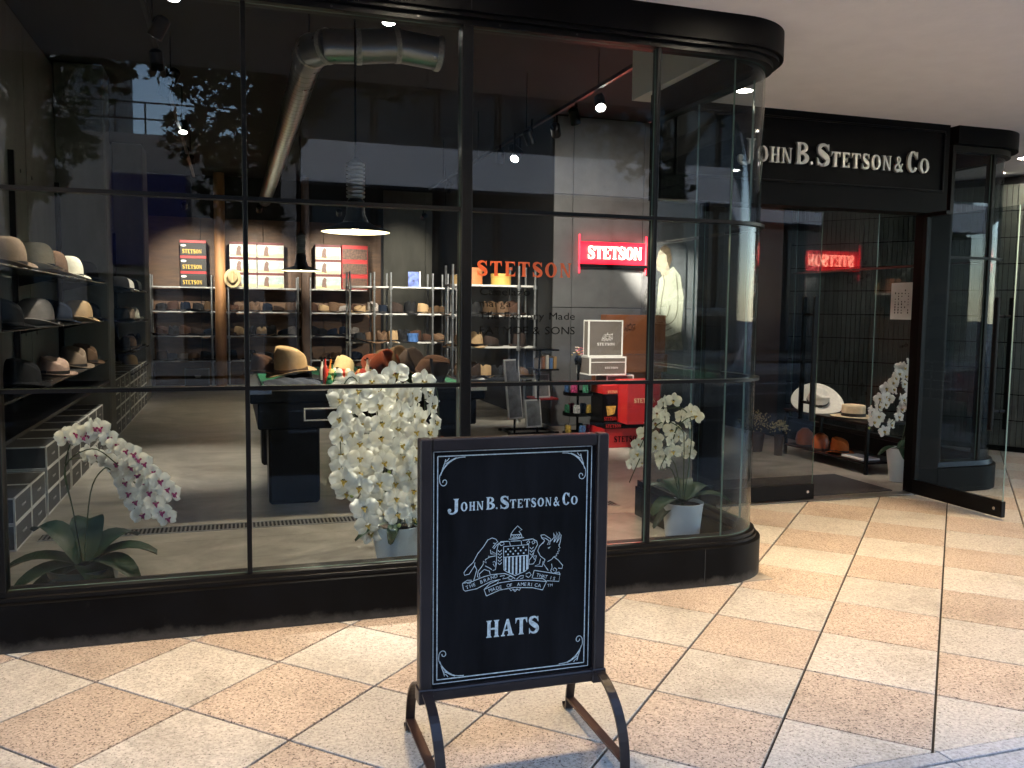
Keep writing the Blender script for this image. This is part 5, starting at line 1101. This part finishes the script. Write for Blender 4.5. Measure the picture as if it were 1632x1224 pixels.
spot('spotlight aimed at the floor in the aisle', -.47, 6.0, 3.36, (-.5, 4.8, 0), SP*.9, 46)
spot('spotlight aimed at the hats between the pillars', -.55, 7.6, 3.35, (-1.5, 9.2, 1.3), SP)
spot('spotlight aimed along the aisle to the back rack', -.5, 8.6, 3.45, (-.6, 13.2, 1.4), SP*2, 24)
t_ = MB().box((-.45, 1.385, 3.38), (2.95, 1.415, 3.41)).build('lighting_track', BLK2); tag(t_, 'added black lighting track just inside the shop window', 'light track')  # unseen track, added to carry the orchid lamp
for k in range(3): MB().tube([(.1+k, 1.4, 3.41), (.1+k, 1.4, 3.99)], .005, 6).build('rod', BLK, t_)
spot('added spotlight over the window lighting up the big orchid', .95, 1.4, 3.27, (.86, .5, .8), SP*3.5, 26)  # added lamp to light up the blooms, steep so its beam stays indoors
spot('spotlight over the window aimed at the purple-centred orchid', -.3, 1.4, 3.27, (-.55, .5, .75), SP*.45, 20)
spot('spotlight turned towards the window over the right-hand orchid', 3.07, 3.0, 3.263, (2.5, .6, .3), SP*.7, 40)
spot('spotlight aimed at the stacked hat boxes', 2.85, 4.2, 3.15, (4.0, 4.7, 1.0), SP*2.2, 34)
spot('spotlight aimed at the poster', 2.99, 5.0, 3.2, (5.66, 6.44, 1.9), SP*18, 19)
spot('added spotlight brightening the red boxes', 3.0, 3.4, 3.2, (4.2, 4.5, .4), SP*2.2, 36)  # added lamp, lifts the otherwise dim red boxes
spot('spotlight aimed at the partition rack', 2.95, 5.6, 3.2, (3.3, 7.1, 1.4), SP*2.2, 50)
spot('spotlight aimed at the middle rack', 2.96, 8.2, 3.2, (2.8, 10.1, 1.4), SP*4, 60)
spot('spotlight aimed at the tipped leather hats', 2.9, 4.9, 3.12, (1.2, 2.9, .9), SP*1.1, 36)
spot('bright spotlight over the black printed boxes', -.7, 11.0, 3.1, (-.7, 13.3, 2.1), SP*2.6, 48)
spot('bright spotlight over the first pale printed boxes', .45, 11.0, 3.1, (.45, 13.3, 2.2), SP*3.2, 46)
spot('bright spotlight over the later pale printed boxes', 1.75, 11.0, 3.1, (1.95, 13.3, 2.2), SP*3.2, 46)
spot('spotlight washing the back concrete wall', 3.2, 11.0, 3.1, (3.3, 13.6, 2.4), SP, 40)
spot('added spotlight washing the concrete partition', 3.0, 3.9, 3.2, (4.4, 6.47, 1.9), SP*1.3, 80)  # extra wash lamp added to lighten the wall behind the glass lettering
spot('added spotlight brightening the entrance table', 4.9, 2.6, 3.3, (5.85, 3.1, .4), SP*.7, 50)  # lamp added to brighten the goods here, no source seen
# lettering on the glass, letter by letter
OV = M('orange_vinyl', (.55, .09, .02), .6, 0, .05); VB = M('black_vinyl', (.003, .003, .003), .6, 0, .05, spec=.05)
t = thing('window_lettering', 'orange serif lettering on the window glass', 'lettering', (1.155, GY, 1.672))
for g_ in word('STETSON', 1.155, 1.655, 1.672, 1.745, .22): put_glyphs(MB(), [g_], (0, GY-.002, 0), UX, UZ, UN, 0, .00004).build('letter', OV, t)
for txt, lab, z, s_, wd in (('Canelazo', 'black first line of small lettering on the window, under the orange name', 1.577, .052, .27), ('marga', 'black second line of small lettering on the window', 1.519, .05, .17), ('The Factory Made', 'black third line of small lettering on the window', 1.458, .052, .516), ('FATMOE & SONS', 'black capital lettering in the lowest line on the window', 1.383, .056, .517)):
    t = thing('window_lettering', lab, 'lettering', (1.167, GY, z)); k_ = wd/(sum(bfont(c)[2] for c in txt)*s_); x = 1.167
    for c in txt:
        V, F, adv = bfont(c)
        if V: MB().add([Vector((x+v.x*s_*k_, GY-.002, z+v.y*s_)) for v in V], F).build('letter', VB, t)
        x += adv*s_*k_
# ================================================================== THE STREET BEHIND THE CAMERA (seen in the glass)
BAR = M('tree_bark', (.07, .055, .04), .9, 0, .3, 10, .5)
TLF = M('plane_leaf', (.05, .10, .025), .6, 0, .35, 6, trans=.35)
def tree(label, x, y, clumps, h_=6.5, n=90):
    t = thing('street_tree', label, 'tree', (x, y, 0)); rnd = random.Random(int(x*100))
    mb = MB().tube([(x, y, -.02), (x+.04, y, 1.2), (x-.03, y+.05, 2.6), (x+.05, y, 4.2), (x, y, h_)], [.15, .12, .11, .08, .03], 10)
    for c in clumps:
        c = Vector(c[:3]); z0 = max(1.9, min(h_-.8, c.z-.9)); mb.tube([(x, y, z0), ((x+c.x)/2, (y+c.y)/2, (z0+c.z)/2+.2), tuple(c)], [.05, .03, .012], 6)
    mb.build('trunk', BAR, t, smooth=True)
    V, F = [], []
    shape = [(0, -.1), (.25, -.02), (.5, .1), (.3, .25), (.42, .55), (.15, .5), (0, .9), (-.15, .5), (-.42, .55), (-.3, .25), (-.5, .1), (-.25, -.02)]
    for cx, cy_, cz, r_ in clumps:
        for i in range(n):
            while True:
                p = Vector((rnd.uniform(-1, 1), rnd.uniform(-1, 1), rnd.uniform(-1, 1)))
                if p.length < 1: break
            p = Vector((cx, cy_, cz))+Vector((p.x*r_, p.y*r_, p.z*r_*.75)); s_ = rnd.uniform(.09, .15)
            m_ = Euler((rnd.gauss(.4, .6), rnd.gauss(0, .6), rnd.uniform(0, 6.3))).to_matrix(); o = len(V)
            V += [p+m_ @ Vector((a*s_, b*s_, .12*s_*abs(a))) for a, b in shape]; F.append(tuple(range(o, o+12)))
    mb = MB(); mb.add(V, F); mb.build('crown', TLF, t, recalc=False)
rn = random.Random(3)
def crown(x, y, z0, z1, r0, k): return [(x+rn.uniform(-1, 1)*r0, y+rn.uniform(-1, 1)*r0*.8, rn.uniform(z0, z1), rn.uniform(.4, .75)) for _ in range(k)]
tree('broad-leaved street tree reflected beside the bowler hats', -2.1, -6.1, crown(-1.9, -6.1, 4.3, 6.6, 1.3, 22)+[(-1.75, -6.0, 3.6, .4), (-1.6, -6.0, 3.2, .3), (-1.9, -6.1, 2.8, .3)]+[(-3.4+.42*k, -5.9+.25*(k % 2), 4.25+.12*math.sin(k*2.1), .55) for k in range(7)]+[(-3.4+.42*k, -5.4, 4.6, .55) for k in range(7)], n=170)
tree('broad-leaved street tree reflected above the pool table', .45, -6.0, crown(.3, -6.0, 4.4, 6.6, 1.4, 22)+[(.2, -5.9, 3.6, .4), (.1, -5.9, 3.0, .38), (.3, -6, 2.5, .3), (-.2, -5.8, 3.9, .4)]+[(-.5+.42*k, -5.9+.25*(k % 2), 4.3+.12*math.sin(k*2.1), .55) for k in range(8)]+[(-.5+.42*k, -5.4, 4.65, .55) for k in range(8)]+[(-.3, -5.8, 3.3, .4), (.0, -5.7, 2.7, .4), (.4, -5.8, 3.3, .4), (.7, -5.9, 3.8, .45)], n=190)
tree('broad-leaved street tree reflected near the neon sign', 5.6, -6.2, crown(5.2, -6.0, 4.3, 6.8, 1.6, 26)+[(4.5, -5.9, 3.8, .45), (5.0, -5.9, 3.4, .4), (4.1, -5.9, 4.0, .4), (5.4, -6, 3.1, .3)], n=130)
tree('broad-leaved street tree farthest along the pavement', 11.5, -6.2, crown(11.5, -6.2, 4.0, 6.8, 1.6, 20), n=60)
WB = M('pale_spandrel', (.55, .58, .64), .7, 0, .08, 2)
DW2 = M('opposite_window', (.03, .045, .06), .08, 0, .2, 1)
b = thing('office_block', 'modern office block across the street with pale bands and ribbon windows', 'building', (9, -16, 0))
MB().box((1.6, -26, 0), (24, -16.3, 19)).build('wall', M('office_core', (.1, .1, .11), .8), b)
for z0, z1 in ((4.3, 5.2), (7.0, 8.0), (10, 11), (13, 14), (16, 17)):
    MB().box((1.5, -16.3, z0), (24.2, -15.7, z1)).build('spandrel_band', WB, b)
for fl in range(5):
    for i in range(15):
        z0 = (.3, 5.22, 8.02, 11.02, 14.02)[fl]; f = MB().box((1.7+i*1.5, -16.298, z0), (1.7+i*1.5+1.42, -16.22, z0+(3.9 if fl == 0 else 1.75))).build('window', BLK, b); MB().box((1.75+i*1.5, -16.218, z0+.06), (1.7+i*1.5+1.37, -16.2, z0+(3.84 if fl == 0 else 1.69))).build('pane', DW2, f)
b = thing('low_building', 'low building across the street with roof railing and blue signboard', 'building', (-3, -16, 0))
MB().box((-9, -24, 0), (1.4, -16.2, 5.15)).build('wall', M('low_wall', (.2, .2, .21), .8, 0, .15, 2), b)
rl = MB()
for i in range(18): rl.tube([(-8.9+i*.6, -16.4, 5.1), (-8.9+i*.6, -16.4, 5.85)], .02, 5)
for z in (5.5, 5.85): rl.tube([(-9, -16.4, z), (1.4, -16.4, z)], .02, 5)
rl.build('roof_railing', BLK2, b)
MB().box((-2.4, -16.198, 2.4), (-.9, -16.05, 4.3)).build('signboard', M('blue_signboard', (.004, .008, .08), .4, 0, .1), b)
for i in range(5):
    f = MB().box((-8.6+i*1.9, -16.198, .4), (-8.6+i*1.9+1.3, -16.12, 2.2)).build('window', BLK, b); MB().box((-8.55+i*1.9, -16.118, .46), (-8.65+i*1.9+1.3, -16.1, 2.14)).build('pane', DW2, f)
b = thing('added_tall_block', 'added taller grey block hiding reflected sky behind the low building', 'building', (-16, -22, 0)); MB().box((-24, -32, 0), (-3.4, -18, 16)).build('wall', M('tall_wall', (.3, .3, .31), .8), b)  # building added to block sky from the left of the glass reflection
for i in range(10):
    for j in range(4): MB().box((-23.4+i*1.9, -18.05, 2+j*3.4), (-22.2+i*1.9, -17.97, 3.8+j*3.4)).build('window', DW2, b)
def car(label, x, y, colr, roof):
    t = thing('parked_car', label, 'car', (x, y, -.13)); BP = M('car_paint_%s' % label[:5], colr, .1, 0, .03, spec=.8, rvar=.03); zz = -.13
    side = [(-2.1, .35), (-2.1, .75), (-1.95, .95), (-1.15, 1.05), (1.95, 1.08), (2.1, .9), (2.12, .35), (1.75, .28), (-1.75, .28)]
    MB().prism([(x+a, y-.85, zz+c) for a, c in side], (0, 1.7, 0)).build('body', BP, t, bevel=.05, smooth=True)
    gh = [(-1.2, 1.045), (-.45, roof-.04), (-.2, roof), (1.7, roof), (1.9, roof-.08), (1.98, 1.07)]
    MB().prism([(x+a, y-.76, zz+c) for a, c in gh], (0, 1.52, 0)).build('roof', BP, t, bevel=.05, smooth=True)
    for x0, x1 in ((-.72, .25), (.35, 1.1), (1.2, 1.78)):
        for s in (-1, 1):
            q = [(x0 if x0 > -.5 else -.95, 1.1), (x1, 1.1), (x1, roof-.12), (x0 if x0 > -.5 else -.42, roof-.12)]
            MB().prism([(x+a, y+s*.762, zz+c) for a, c in q], (0, s*.006, 0)).build('side_window', DW2, t)
    MB().flat([(x-1.14, y-.65, zz+1.1), (x-1.14, y+.65, zz+1.1), (x-.5, y+.62, zz+roof-.06), (x-.5, y-.62, zz+roof-.06)]).xf(Matrix.Translation((-.03, 0, .02))).build('windscreen', DW2, t)
    for wx in (-1.35, 1.35):
        for s in (-1, 1):
            wh = MB().lathe([(0, -.1), (.3, -.1), (.33, -.06), (.33, .06), (.3, .1), (0, .1)], 20).xf(Matrix.Translation((x+wx, y+s*.78, zz+.33)) @ Matrix.Rotation(R(90), 4, 'X')).build('wheel', M('tyre', (.02, .02, .02), .8), t, smooth=True)
            MB().lathe([(0, -.005), (.2, -.005), (.2, .005), (0, .005)], 16).xf(Matrix.Translation((x+wx, y+s*.885, zz+.33)) @ Matrix.Rotation(R(90), 4, 'X')).build('rim', STEEL, wh)
    for s in (-1, 1): MB().box((x-2.115, y+s*.62-.14, zz+.68), (x-2.06, y+s*.62+.14, zz+.8)).build('headlight', M('headlamp', (.7, .7, .7), .1), t)
car('white parked minivan reflected beside the orange window lettering', 6.0, -7.7, (.7, .72, .74), 1.72)
car('dark parked car farther along the kerb', -3.2, -7.8, (.03, .035, .05), 1.5)
